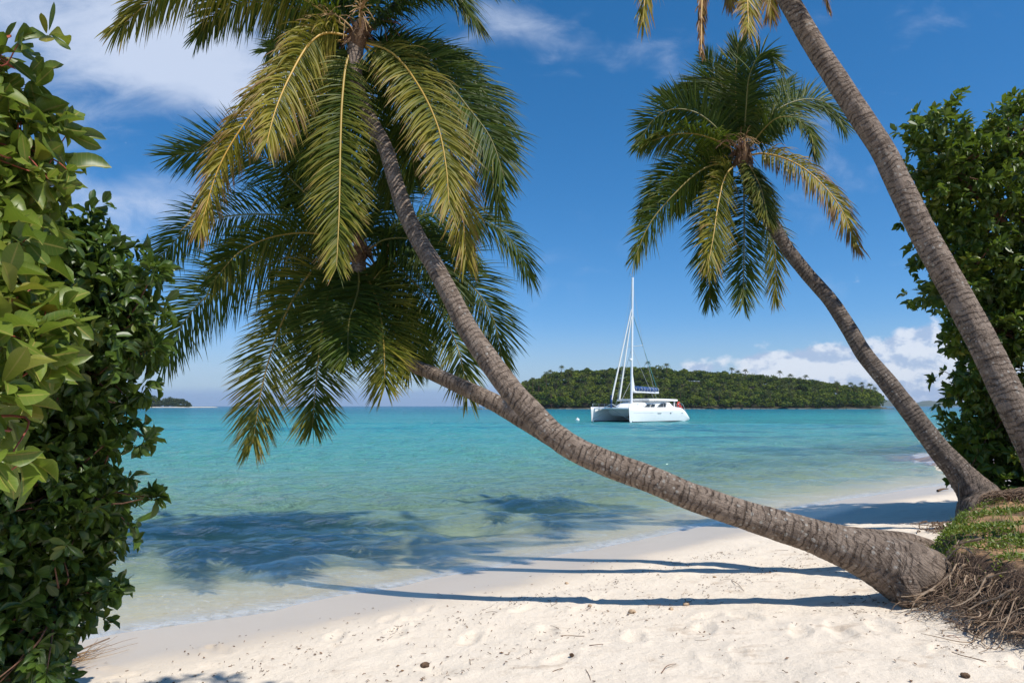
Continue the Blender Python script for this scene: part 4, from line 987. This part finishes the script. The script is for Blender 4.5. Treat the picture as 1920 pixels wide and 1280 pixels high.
# dead frond and straw under the left shrub
df = empty('dead_frond', (-2.7, 4.5, gh(-2.7, 4.5)), 'dry brown palm frond lying under the left shrub', 'dead frond')
rg = np.random.default_rng(97); b = Bag()
root_p = np.array([-3.9, 4.0, gh(-3.9, 4.0)+.03]); end = GP(205, 1200, .1)
for k in range(150):
    u0 = rg.uniform(0, .75); p = root_p*(1-u0)+end*u0; a = math.atan2(end[1]-root_p[1], end[0]-root_p[0])+rg.normal(0, .28); L = rg.uniform(.25, .75)
    q = [p+np.array([rg.normal(0, .05), rg.normal(0, .10), rg.uniform(.0, .06)])]
    for j in range(5):
        n_ = q[-1]+np.array([math.cos(a), math.sin(a), 0])*L/5+rg.normal(0, .008, 3); n_[2] = gh(n_[0], n_[1])+rg.uniform(.01, .05); q.append(n_); a += rg.normal(0, .08)
    b.tube(catmull(np.array(q), 10), np.linspace(.004, .0012, 10), 4)
b.build('leaflets', simple('dry_straw', (.36, .24, .13), .9, .1, c2=(.20, .12, .065), nscale=30), df)
m = (root_p+end)/2; m[2] = gh(m[0], m[1])+.05; b = Bag(); b.tube(catmull(np.array([root_p, m, end+np.array([0, 0, .02])]), 16), np.linspace(.016, .006, 16), 7); b.build('frond_stem', M_ROOT, df)

# ------------------------------------------------------------------ catamaran
def build_boat():
    O = np.array([W(1199, 790, 97)[0], 97.0, 0.0])
    f = np.array([-.7071, -.7071, 0]); p = np.array([.7071, -.7071, 0]); up = np.array([0, 0, 1.])
    boat = empty('catamaran', tuple(O), 'white two-hulled sailing catamaran with bare mast moored on the lagoon', 'catamaran')
    def L(x, y, z): return O+f*x+p*y+up*z
    white = simple('white_gelcoat', (.87, .865, .84), .25, .5); anti = simple('dark_antifoul', (.03, .035, .04), .6)
    glass = simple('smoked_window', (.016, .020, .026), .30, .4); alu = simple('mast_paint', (.78, .79, .80), .35, .4)
    navy = simple('navy_canvas', (.025, .06, .16), .8, .2, c2=(.04, .09, .22), nscale=3); steel = simple('rail_steel', (.55, .56, .57), .25, .5, metallic=.8)
    rope = simple('rope_grey', (.35, .36, .36), .8); sailc = simple('furled_sail', (.72, .71, .67), .8); net = simple('deck_net', (.10, .11, .12), .9); red = simple('lifebuoy_red', (.55, .05, .03), .6); teal = simple('teal_line', (.05, .25, .28), .7)
    grey = simple('grey_trim', (.35, .37, .38), .5)
    xs = np.r_[np.linspace(7.0, 5.0, 9), np.linspace(4.4, -4, 14), np.linspace(-4.5, -7.2, 12)]
    def sheer(x): return 1.92+.03*(x/7)**2 if x > -3.6 else 1.92-1.50*((-3.6-x)/3.6)**2.1+.08*math.sin(PI*min(1, (-3.6-x)/3.6))
    for sy, nm in ((3.15, 'hull'), (-3.15, 'hull')):
        V = []; ns = 17
        for x in xs:
            u = (7.0-x)/14.2; wd = .86*min(1, (u/.30))**.62*(1-.28*max(0, (u-.6)/.4)**2); wd = max(wd, .035); top = sheer(x)
            bot = -.45*min(1, u/.06+.15) if u < .9 else -.45*(1-u)/.1-.02
            rak = 0.16*(1-min(1, u/.05))
            for k in range(ns):
                a = -1+2*k/(ns-1); aa = abs(a)
                zz = top if aa > .72 else bot+(top-bot)*(aa/.72)**1.35
                if aa > .72: yy = wd*(1-(aa-.72)/.28*1.0)*.99
                else: yy = wd*min(1, (aa/.72)**.42)*(.90+.10*(aa/.72))
                zz = zz+(.07*(1-(yy/wd)**2) if aa > .72 else 0)
                V.append(L(x-(rak*(1-zz/2.0)), sy+math.copysign(yy, a), zz))
        V = np.array(V); n = len(xs); i = np.arange(n-1)[:, None]*ns; j = np.arange(ns-1)[None]
        F = np.stack([i+j, i+j+1, i+ns+j+1, i+ns+j], -1).reshape(-1, 4)
        cz = V[F][:, :, 2].mean(1); M = (cz < .04).astype(int)
        h = mesh_obj(nm, V, F, [white, anti], boat, True, M)
        b = Bag()                                                     # rubbing line and portlights
        outer = 1 if sy > 0 else -1
        b.tube(np.array([L(x, sy+outer*.886*.86*min(1, ((7-x)/14.2/.30))**.62*(1-.28*max(0, ((7-x)/14.2-.6)/.4)**2), 1.28) for x in np.linspace(6.3, -2.5, 24)]), .014, 5)
        b.build('rubbing_strake', grey, h)
        for (xx, zz, w_, h_) in ((.9, 1.22, .9, .13), (-1.9, 1.18, .22, .13), (-5.0, 1.18, .18, .12)):
            b = Bag(); wd = .86*(1-.28*max(0, ((7-xx)/14.2-.6)/.4)**2)
            b.box(L(xx, sy+outer*(wd*.887+.002), zz), (w_, .05, h_), math.atan2(f[1], f[0])); b.build('portlight', glass if w_ < .5 else grey, h, False)
    # bridge deck
    prof = [(3.6, 1.2), (3.2, .78), (-5.6, .72), (-5.9, .9), (-5.9, 1.9), (3.9, 1.93)]
    V = [L(x, sy, z) for sy in (-2.6, 2.6) for x, z in prof]; n = len(prof)
    F = [tuple(range(n))[::-1], tuple(range(n, 2*n))]+[(i, (i+1) % n, n+(i+1) % n, n+i) for i in range(n)]
    mesh_obj('bridge_deck', V, F, white, boat, False)
    b = Bag(); b.tube([L(6.45, -3.3, 1.82), L(6.5, 0, 1.88), L(6.45, 3.3, 1.82)], .11, 10); b.tube([L(6.5, 0, 1.9), L(3.6, 0, 1.9)], .07, 8)
    b.tube([L(6.5, 0, 1.9), L(6.5, 0, 2.35)], .05, 6); b.tube([L(6.5, -1.3, 1.9), L(6.5, 0, 2.45), L(6.5, 1.3, 1.9)], .04, 6); b.build('bow_crossbeam', alu, boat)
    V = np.array([L(6.4, y, 1.84) for y in np.linspace(-2.6, 2.6, 9)]+[L(3.7, y, 1.84) for y in np.linspace(-2.6, 2.6, 9)]); i = np.arange(8)
    mesh_obj('trampoline', np.r_[V, V-[0, 0, .02]], np.r_[np.c_[i, i+1, i+10, i+9], np.c_[i+18, i+19, i+28, i+27][:, ::-1]], net, boat, False)
    # cabin
    def loft(prof_fn, xsn, seg=18, name='cabin', mat=white):
        V = []
        for x in xsn:
            hw, z0, zt, pw = prof_fn(x)
            for k in range(seg+1):
                a = PI*k/seg; cy = math.copysign(abs(math.cos(a))**pw, math.cos(a)); sz = abs(math.sin(a))**pw
                V.append(L(x, hw*cy, z0+(zt-z0)*sz))
        n = len(xsn); s1 = seg+1; i = np.arange(n-1)[:, None]*s1; j = np.arange(seg)[None]
        F = [tuple(q) for q in np.stack([i+j, i+j+1, i+s1+j+1, i+s1+j], -1).reshape(-1, 4)]
        F += [tuple(range(s1)), tuple(range((n-1)*s1, n*s1))[::-1]]
        return mesh_obj(name, V, F, mat, boat, True)
    ztop = lambda x: np.interp(x, [-3.6, -3.0, -1, 1.0, 2.2, 3.0, 3.7], [2.95, 2.98, 3.0, 2.86, 2.5, 2.2, 1.96])
    cab = loft(lambda x: (np.interp(x, [-3.6, 0, 2.4, 3.7], [2.55, 2.55, 2.2, 1.3]), 1.88, float(ztop(x)), .42), np.linspace(3.7, -3.4, 18))
    def panel(name, pts, mat, par, th=.03, off=(0, 1)):
        V = [L(x, y, z) for x, y, z in pts]+[L(x, y+off[1]*th, z) for x, y, z in pts]; n = len(pts)
        F = [tuple(range(n)), tuple(range(n, 2*n))[::-1]]+[(i, (i+1) % n, n+(i+1) % n, n+i) for i in range(n)]
        return mesh_obj(name, V, F, mat, par, False)
    for s in (1, -1):
        y = 2.575*s
        panel('window', [(2.35, 2.42*s, 2.0), (1.25, 2.54*s, 2.0), (.95, 2.54*s, 2.42), (1.6, 2.5*s, 2.42)], glass, cab, .03*s)
        panel('window', [(1.05, y, 2.0), (.15, y, 2.0), (-.15, y, 2.42), (.75, y, 2.42)], glass, cab, .03*s)
        panel('window', [(-.6, y, 2.0), (-2.1, y, 2.0), (-2.1, y, 2.60), (-1.65, y, 2.52), (-1.1, y, 2.33)], glass, cab, .03*s)
        panel('window', [(-2.25, y, 2.0), (-3.3, y, 2.0), (-3.0, y, 2.50), (-2.25, y, 2.62)], glass, cab, .03*s)
    top = loft(lambda x: (2.75, 2.86+.03*np.interp(x, [-5.6, 0, 1.6], [0, 1, -.5]), 3.10+.10*math.cos((x+1.6)/4.2), .30), np.linspace(1.5, -5.7, 14), 14, 'hardtop')
    # sweeping moulded sides of the cockpit
    for s in (1, -1):
        panel('cockpit_coaming', [(-2.6, 2.5*s, 1.9), (-6.3, 2.5*s, 1.62), (-5.6, 2.5*s, 1.98), (-4.6, 2.5*s, 2.05), (-3.9, 2.5*s, 2.45), (-3.5, 2.5*s, 2.66), (-2.9, 2.5*s, 2.70)], white, boat, .22*s)
        b = Bag(); b.tube([L(-5.1, 2.5*s, 1.9), L(-5.2, 2.5*s, 3.0)], .10, 8); b.build('hardtop_post', white, boat)
        b = Bag()
        for x in np.linspace(5.8, -3.6, 8): b.tube([L(x, 3.75*s, 1.92), L(x, 3.78*s, 2.48)], .016, 4)
        for z in (2.2, 2.47): b.tube([L(6.2, 3.4*s, z), L(5.2, 3.72*s, z), L(-3.8, 3.78*s, z)], .011, 4)
        b.tube([L(6.7, 3.0*s, 1.95), L(6.7, 3.0*s, 2.5), L(6.2, 3.4*s, 2.5), L(5.2, 3.72*s, 2.48)], .018, 5)
        b.build('guard_rail', steel, boat)
        b = Bag(); C = catmull(np.array([L(-4.3, 3.7*s, 1.95), L(-4.5, 3.72*s, 2.5), L(-5.6, 3.6*s, 2.4), L(-6.5, 3.4*s, 1.6), L(-6.9, 3.3*s, .9)]), 20); b.tube(C, .03, 6)
        b.tube([L(-5.2, 3.6*s, 1.7), L(-5.25, 3.65*s, 2.45)], .02, 5); b.build('stern_rail', steel, boat)
    # mast, boom, covered sail
    m0 = L(1.9, 0, 1.95); m1 = L(1.1, 0, 20.4)
    b = Bag(); V, F = tube(np.linspace(m0, m1, 12), np.full(12, .17), 12); b.add(V, F); b.build('mast', alu, boat)
    mast = boat.children[-1] if boat.children else None
    def at(z): return m0+(m1-m0)*((z-1.95)/(20.4-1.95))
    b = Bag(); b.tube([at(10.6)+p*-1.5+f*-.5, at(10.5), at(10.6)+p*1.5+f*-.5], .05, 6); b.build('spreader', alu, boat)
    b = Bag(); b.tube([m1, m1+up*1.0], .02, 5); b.tube([m1, m1+f*.5+up*.3], .02, 4); b.tube([m1+f*.5+up*.2, m1+f*.5+up*.5], .05, 5); b.build('mast_instruments', grey, boat)
    b = Bag(); b.box(at(8.6)+f*.28, (.22, .3, .35), .78); b.build('radar', white, boat)
    bm0 = at(4.15)+f*-.2; bm1 = L(-4.9, 0, 4.1)
    b = Bag(); b.tube(np.linspace(bm0, bm1, 6), .14, 10); b.build('boom', alu, boat)
    n = 26; u = np.linspace(0, 1, n); C = bm0*(1-u)[:, None]+bm1*u[:, None]+up*.42; C[:, 2] += .10*(1-u)
    rr = (.30+.05*np.sin(u*40)*.5)*np.clip(np.minimum(u*12+.45, (1-u)*8+.25), 0, 1)
    b = Bag(); b.tube(C, rr*1.05, 12); sc = b.build('sail_cover', navy, boat)
    b = Bag()
    for uu in np.linspace(.08, .95, 9):
        q = bm0*(1-uu)+bm1*uu+up*.42; a = np.linspace(0, 2*PI, 12); ring = q+np.outer(np.cos(a), p)*.335+np.outer(np.sin(a), up)*.335+f*.05*np.sin(a*2)[:, None]; b.tube(ring, .022, 4)
    b.build('sail_tie', sailc, sc)
    b = Bag(); b.tube(np.linspace(at(4.2)-f*.3, at(6.6)-f*.22, 6), np.linspace(.34, .05, 6), 8); b.build('sail_head', sailc, boat)
    # forestays with furled headsails
    b = Bag(); b.tube(np.linspace(L(6.5, 0, 2.9), at(15.8)+f*.2, 8), np.linspace(.13, .07, 8), 8); b.build('furled_jib', sailc, boat)
    b = Bag(); b.tube(np.linspace(L(4.7, 0, 3.0), at(14.8)+f*.2, 8), np.linspace(.14, .07, 8), 8); b.build('furled_staysail', sailc, boat)
    b = Bag(); b.tube(np.linspace(L(6.55, 0, 1.9), L(6.5, 0, 3.6), 8), .12+.05*np.sin(np.arange(8)*2.), 7); b.build('furler_drum', navy, boat)
    b = Bag()
    b.tube([at(20.2), L(6.5, 0, 1.9)], .01, 3)
    for s in (1, -1):
        b.tube([at(15.6), at(10.6)+p*1.5*s+f*-.5, L(.6, 3.6*s, 1.95)], .022, 4); b.tube([at(10.4), L(.9, 3.6*s, 1.95)], .02, 4); b.tube([at(19.8), at(10.6)+p*1.5*s+f*-.5], .014, 4)
        b.tube([L(6.7, 3.1*s, .35), L(6.5, 0, 1.8)], .03, 4)
    b.tube([L(2.1, 0, 5.4), L(4.9, 0, 2.1)], .03, 4); b.build('rigging', rope, boat)
    b = Bag(); b.tube([at(15.2), bm1], .035, 4); b.build('topping_lift', teal, boat)
    # red horseshoe buoy on the stern rail
    b = Bag(); a = np.linspace(-2.5, 2.5, 16); q = L(-4.6, 3.55, 2.35); b.tube(q+np.outer(np.sin(a), f)*.27+np.outer(np.cos(a), up)*.33, .12, 8); b.build('lifebuoy', red, boat)
    b = Bag(); b.tube(catmull(np.array([L(-5.0, 3.4, 1.9), L(-5.3, 3.4, 2.1), L(-5.7, 3.4, 1.9)]), 8), .11, 6); b.build('rope_bundle', red, boat)
    b = Bag(); b.box(L(-1.3, 0, 3.26), (2.2, .9, .07), .785); b.build('solar_panel', glass, boat, False)
build_boat()
# mooring buoy
c = GP(1083, 788, 0); b = Bag(); u = np.linspace(-1, 1, 14); b.tube(c+np.c_[u*0, u*0, u*.28+.08], .28*np.sqrt(np.clip(1-u**2, .002, 1)), 16)
b.tube([c+np.array([0, 0, .34]), c+np.array([0, 0, .50])], .04, 6)
o = b.build('mooring_buoy', simple('buoy_white', (.8, .8, .78), .5), None, origin=c); tag(o, 'small white mooring buoy floating left of the catamaran', 'buoy')

# ------------------------------------------------------------------ islands
def mat_forest(name, g0, g1, g2):
    m, t = new_mat(name)
    v = t.add('ShaderNodeSeparateXYZ'); t.link(attr(t, 'lf', True), v.inputs[0]); a, k, r = v.outputs
    c = t.mix(k, g0, g1); c = t.mix(t.sstep(r, .75, 1.0, 0, .5), c, g2)
    d = t.add('ShaderNodeBsdfDiffuse'); t.link(c, d.inputs[0]); tr = t.add('ShaderNodeBsdfTranslucent'); t.link(c, tr.inputs[0])
    t.link(mixsh(t, .2, d.outputs[0], tr.outputs[0]), t.out.inputs[0]); return m
def canopy(trees, per, leaf, seed, flat=.75):
    """trees (x,y,z_base,height,radius,tint) -> clump quads"""
    rg = np.random.default_rng(seed); T = np.array(trees); n = len(T); m = n*per
    idx = np.repeat(np.arange(n), per); d = unit(rg.normal(size=(m, 3))); d[:, 2] = np.where(d[:, 2] < -.7, -d[:, 2], d[:, 2])
    # lobes
    lob = unit(rg.normal(size=(n, 7, 3))); li = rg.integers(0, 7, m); l = lob[idx, li]; l[:, 2] = abs(l[:, 2])*.9-.15
    r = T[idx, 4]; cz = T[idx, 2]+T[idx, 3]-r*flat
    C = np.c_[T[idx, 0], T[idx, 1], cz]+l*r[:, None]*np.array([.55, .55, .5*flat])+d*(r*rg.uniform(.38, .56, m))[:, None]*np.array([1, 1, flat])
    N = unit(d+rg.normal(0, .5, (m, 3))+np.array([0, 0, .3])); a = unit(np.cross(N, rg.normal(size=(m, 3)))); b_ = np.cross(N, a); s = leaf*rg.uniform(.6, 1.4, m)[:, None]
    V = np.stack([C-a*s, C-b_*s*.7+N*s*.2, C+a*s, C+b_*s*.7-N*s*.2], 1).reshape(-1, 3); F = np.arange(m*4).reshape(-1, 4)
    A = np.zeros((m, 4, 3)); A[:, :, 1] = T[idx, 5][:, None]; A[:, :, 2] = rg.random(m)[:, None]
    return V, F, A.reshape(-1, 3)
isl = np.array([(955, 765), (972, 736), (982, 724), (1000, 717), (1020, 712), (1040, 704), (1067, 700), (1110, 696), (1155, 694), (1185, 691), (1215, 690), (1247, 693), (1295, 699), (1335, 704), (1380, 714), (1404, 715), (1452, 719), (1500, 723), (1548, 729), (1584, 737), (1608, 738), (1632, 742), (1646, 752), (1660, 766)])
isl = np.array([(a, b_-6-6*(a > 1350)+4*(1090 < a < 1300)) for a, b_ in isl[:-2]]+[(1648, 738), (1656, 756), (1662, 766)])
isx = np.array([W(px, 766, 575)[0] for px, _ in isl]); isz = np.array([W(px, py, 575)[2] for px, py in isl])
def island_h(X, Y):
    Xs = X*575/np.maximum(Y, 1)*1.0
    top = np.maximum(np.interp(Xs, isx, isz, left=-3, right=-3)-8.5, 0)
    prof = sst(Y, 503, 582)*(1-sst(Y, 640, 720)); shelf = sst(Y, 497, 506)*(1-sst(Y, 715, 735))*np.where((Xs > isx[0]) & (Xs < isx[-1]), 1, 0)
    return -2.5+3.4*shelf+(top*prof)*shelf
gx, gy = np.meshgrid(np.linspace(-30, 380, 206), np.linspace(490, 740, 90), indexing='ij')
Z = island_h(gx, gy)+.8*fbm(gx, gy, .05, 3, 61)*(island_h(gx, gy) > 1); V = np.c_[gx.ravel(), gy.ravel(), Z.ravel()]
i = np.arange(205)[:, None]*90; j = np.arange(89)[None]; F = np.stack([i+j, i+90+j, i+91+j, i+j+1], -1).reshape(-1, 4)
m_isl = simple('island_soil', (.10, .085, .055), .95, .1, c2=(.05, .06, .025), nscale=.3)
tag(mesh_obj('wooded_island', V, F, m_isl), kind='structure')
rg = np.random.default_rng(111); trees = []
while len(trees) < 1900:
    y = 499+130*rg.random()**1.25; px = rg.uniform(968, 1650); x = (px-960)/1280*y; g = float(island_h(np.array([x]), np.array([y]))[0])
    if g < .2: continue
    topz = np.interp(x*575/y, isx, isz); h = rg.uniform(6.5, 10.5) if y > 512 else rg.uniform(5, 8.5)
    h = min(h*rg.uniform(.8, 1.15), max(3, topz*y/575-g+rg.uniform(-1, 3.2))); trees.append((x, y, g, h, rg.uniform(3.0, 5.6)*min(1, h/6), rg.random()))
V, F, A = canopy(trees, 150, .62, 112)
M_FOREST = mat_forest('island_forest', (.028, .062, .008), (.150, .185, .025), (.22, .22, .04))
tag(mesh_obj('island_forest', V, F, M_FOREST, None, False, attrs={'lf': A}), 'mixed green woodland covering the low island behind the catamaran', 'woodland', kind='stuff')
# thin sand line and low rocks at the island's foot
b = Bag()
for k in range(60):
    px = rg.uniform(975, 1640); y = rg.uniform(494, 500); x = (px-960)/1280*y; b.box((x, y, .15), (rg.uniform(2, 9), rg.uniform(1, 3), rg.uniform(.5, 1.1)), rg.uniform(-.2, .2))
for k in range(36):
    px = rg.uniform(868, 985) if k < 20 else rg.uniform(1640, 1668); y = rg.uniform(470, 476) if k < 20 else rg.uniform(500, 506); x = (px-960)/1280*y; b.box((x, y, .1), (rg.uniform(1, 6), rg.uniform(1, 2), rg.uniform(.5, 1.1)), rg.uniform(-.3, .3))
tag(b.build('rocky_reef', simple('reef_rock', (.13, .10, .07), .9, .1, c2=(.30, .25, .18), nscale=.8), None, False), 'low brown rocks along the foot of the wooded island', 'rocks', kind='stuff')
# palms on the island
def far_palm_mesh(seed, H=9.0, R0=3.5):
    rg = np.random.default_rng(seed); b = Bag(); lean = rg.normal(0, .5, 2)
    C = np.array([[0, 0, -1.5], [lean[0]*.3, lean[1]*.3, H*.5], [lean[0], lean[1], H]]); b.tube(catmull(C, 8), np.linspace(.22, .15, 8), 6, a=(0, .2, .2), m=1)
    top = C[-1]
    for k in range(22):
        a = k*2.4+rg.uniform(0, .4); e = rg.uniform(-.35, 1.15); d = np.array([math.cos(a)*math.cos(e), math.sin(a)*math.cos(e), math.sin(e)]); L = R0*rg.uniform(.8, 1.1)
        P = catmull(np.array([top, top+d*L*.5+np.array([0, 0, .15]), top+d*L-np.array([0, 0, L*.42])]), 7); side = unit(np.cross(d, [0, 0, 1.]))
        for j in range(1, 7):
            for s in (-1, 1):
                q0 = P[j]; dd = unit(d*.5+side*s*.8-np.array([0, 0, .65])); l = .85*(1-.08*j)
                w = unit(P[j]-P[j-1])*.17
                b.add([q0-w, q0+w, q0+w*.6+dd*l, q0-w*.3+dd*l], np.array([[0, 1, 2, 3]]), a=(0, rg.random(), rg.random()))
    return b
fmat = mat_forest('far_palm_leaf', (.04, .07, .018), (.16, .17, .05), (.18, .17, .05)); far_meshes = []
for k in range(3):
    o = far_palm_mesh(700+k).build('coconut_palm', [fmat, M_TWIG], None, False); far_meshes.append(o.data)
    bpy.data.objects.remove(o)
spots = [(999, 717), (1010, 724), (1031, 702), (1024, 706), (988, 727), (1052, 694), (1215, 686), (1372, 698), (1383, 703), (1398, 701), (1463, 704), (1483, 710), (1438, 712), (1534, 722), (1570, 724), (1595, 726), (1616, 726), (1632, 728), (1640, 735), (1510, 712), (1070, 698), (1250, 690)]
for k, (px, py) in enumerate(spots):
    y = 560 if 1030 < px < 1560 else 530; tp = W(px, py, y); g = float(island_h(np.array([tp[0]]), np.array([y]))[0]); H = max(tp[2]-g, 8.0)
    o = bpy.data.objects.new('coconut_palm', far_meshes[k % 3]); COL.objects.link(o); o.location = (tp[0], y, tp[2]-9.0+2.3); o.rotation_euler.z = k*1.7; s = 1.0+.12*math.sin(k*3.1)
    o.scale = (s, s, 1.0); tag(o, 'distant coconut palm rising above the woodland of the island', 'palm tree', 'palms standing out of the island woodland')
nlow = 0
for k in range(80):
    px = rg.uniform(985, 1640); y = rg.uniform(500, 560); x = (px-960)/1280*y; g = float(island_h(np.array([x]), np.array([y]))[0])
    if g < .3: continue
    o = bpy.data.objects.new('coconut_palm', far_meshes[k % 3]); COL.objects.link(o); o.location = (x, y, g+rg.uniform(0, 2.4)); o.rotation_euler.z = k*1.3
    tag(o, 'pale-leaved coconut palm among the trees on the slope of the island', 'palm tree', 'palms among the island slope trees')

# left islet
def islet_h(X, Y): return -2+3.0*sst(-X, 458, 480)*sst(Y, 985, 1000)*(1-sst(Y, 1100, 1130))
gx, gy = np.meshgrid(np.linspace(-1000, -430, 115), np.linspace(975, 1140, 50), indexing='ij'); Z = islet_h(gx, gy)
V = np.c_[gx.ravel(), gy.ravel(), Z.ravel()]; i = np.arange(114)[:, None]*50; j = np.arange(49)[None]; F = np.stack([i+j, i+50+j, i+51+j, i+j+1], -1).reshape(-1, 4)
tag(mesh_obj('sandy_islet', V, F, simple('islet_sand', (.62, .55, .44), .9, .1, c2=(.5, .42, .32), nscale=.1)), kind='structure')
prof = np.array([(-200, 736), (150, 738), (240, 741), (262, 742), (283, 739), (300, 743), (316, 741), (330, 745), (345, 747), (357, 754), (362, 760)])
trees = []
while len(trees) < 420:
    px = rg.uniform(-150, 361); y = 1003+70*rg.random(); x = (px-960)/1280*y; tz = W(px, np.interp(px, prof[:, 0], prof[:, 1]), y)[2]; h = tz*rg.uniform(.62, 1.03)-.8
    if h > 1: trees.append((x, y, .8, h, min(7, h*.5)*rg.uniform(.7, 1.1), rg.random()))
while len(trees) < 800:
    px = rg.uniform(-150, 358); y = 1000+20*rg.random(); x = (px-960)/1280*y; trees.append((x, y, .2, rg.uniform(5, 9)*(1 if px < 335 else .55), rg.uniform(3.6, 5)*(1 if px < 335 else .6), rg.random()))
V, F, A = canopy(trees, 110, .9, 131)
tag(mesh_obj('islet_forest', V, F, mat_forest('islet_forest', (.030, .052, .018), (.062, .078, .030), (.09, .09, .04)), None, False, attrs={'lf': A}), 'dark woodland above the white sand of the far left islet', 'woodland', kind='stuff')
# far hills
hx = np.array([1500, 1560, 1600, 1645, 1655, 1664, 1680, 1700, 1712, 1722, 1730, 1742, 1760, 1775, 1800, 1900, 2000]); hy = np.array([762, 760, 757, 751, 749.5, 749, 750, 753, 755, 754, 751.5, 750.5, 752, 754, 757, 750, 760])
Yh = 6500.; n = 160; xs_ = np.linspace(W(1500, 760, Yh)[0], W(2000, 760, Yh)[0], n); zs = np.interp(xs_, [W(a, 760, Yh)[0] for a in hx], [W(0, a, Yh)[2] for a in hy])
V = []; m = 24
for k in range(m):
    v = k/(m-1); yy = Yh-700+1400*v; pr = math.sin(PI*v)**.8
    zz = -4+(zs+4)*pr*(1+.12*fbm(xs_, np.full(n, yy), .0035, 4, 9)); V.append(np.c_[xs_*(yy/Yh), np.full(n, yy), zz])
V = np.concatenate(V); i = np.arange(m-1)[:, None]*n; j = np.arange(n-1)[None]; F = np.stack([i+j, i+j+1, i+n+j+1, i+n+j], -1).reshape(-1, 4)
tag(mesh_obj('far_hills', V, F, simple('far_hill_cover', (.05, .08, .03), .95, .1, c2=(.10, .10, .05), nscale=.006)), kind='structure')

# ------------------------------------------------------------------ air
def build_haze():
    b = Bag(); b.box((0, 0, (140-6.5)/2), (32400, 32400, 146.5)); m, t = new_mat('sea_air')
    v = t.add('ShaderNodeVolumePrincipled'); v.inputs['Density'].default_value = 6.5e-5; v.inputs['Color'].default_value = (.62, .78, 1.0, 1); v.inputs['Anisotropy'].default_value = .1
    t.link(v.outputs[0], t.out.inputs['Volume']); tag(b.build('haze', m, None, False), kind='stuff')
HAZE = True
if HAZE: build_haze()
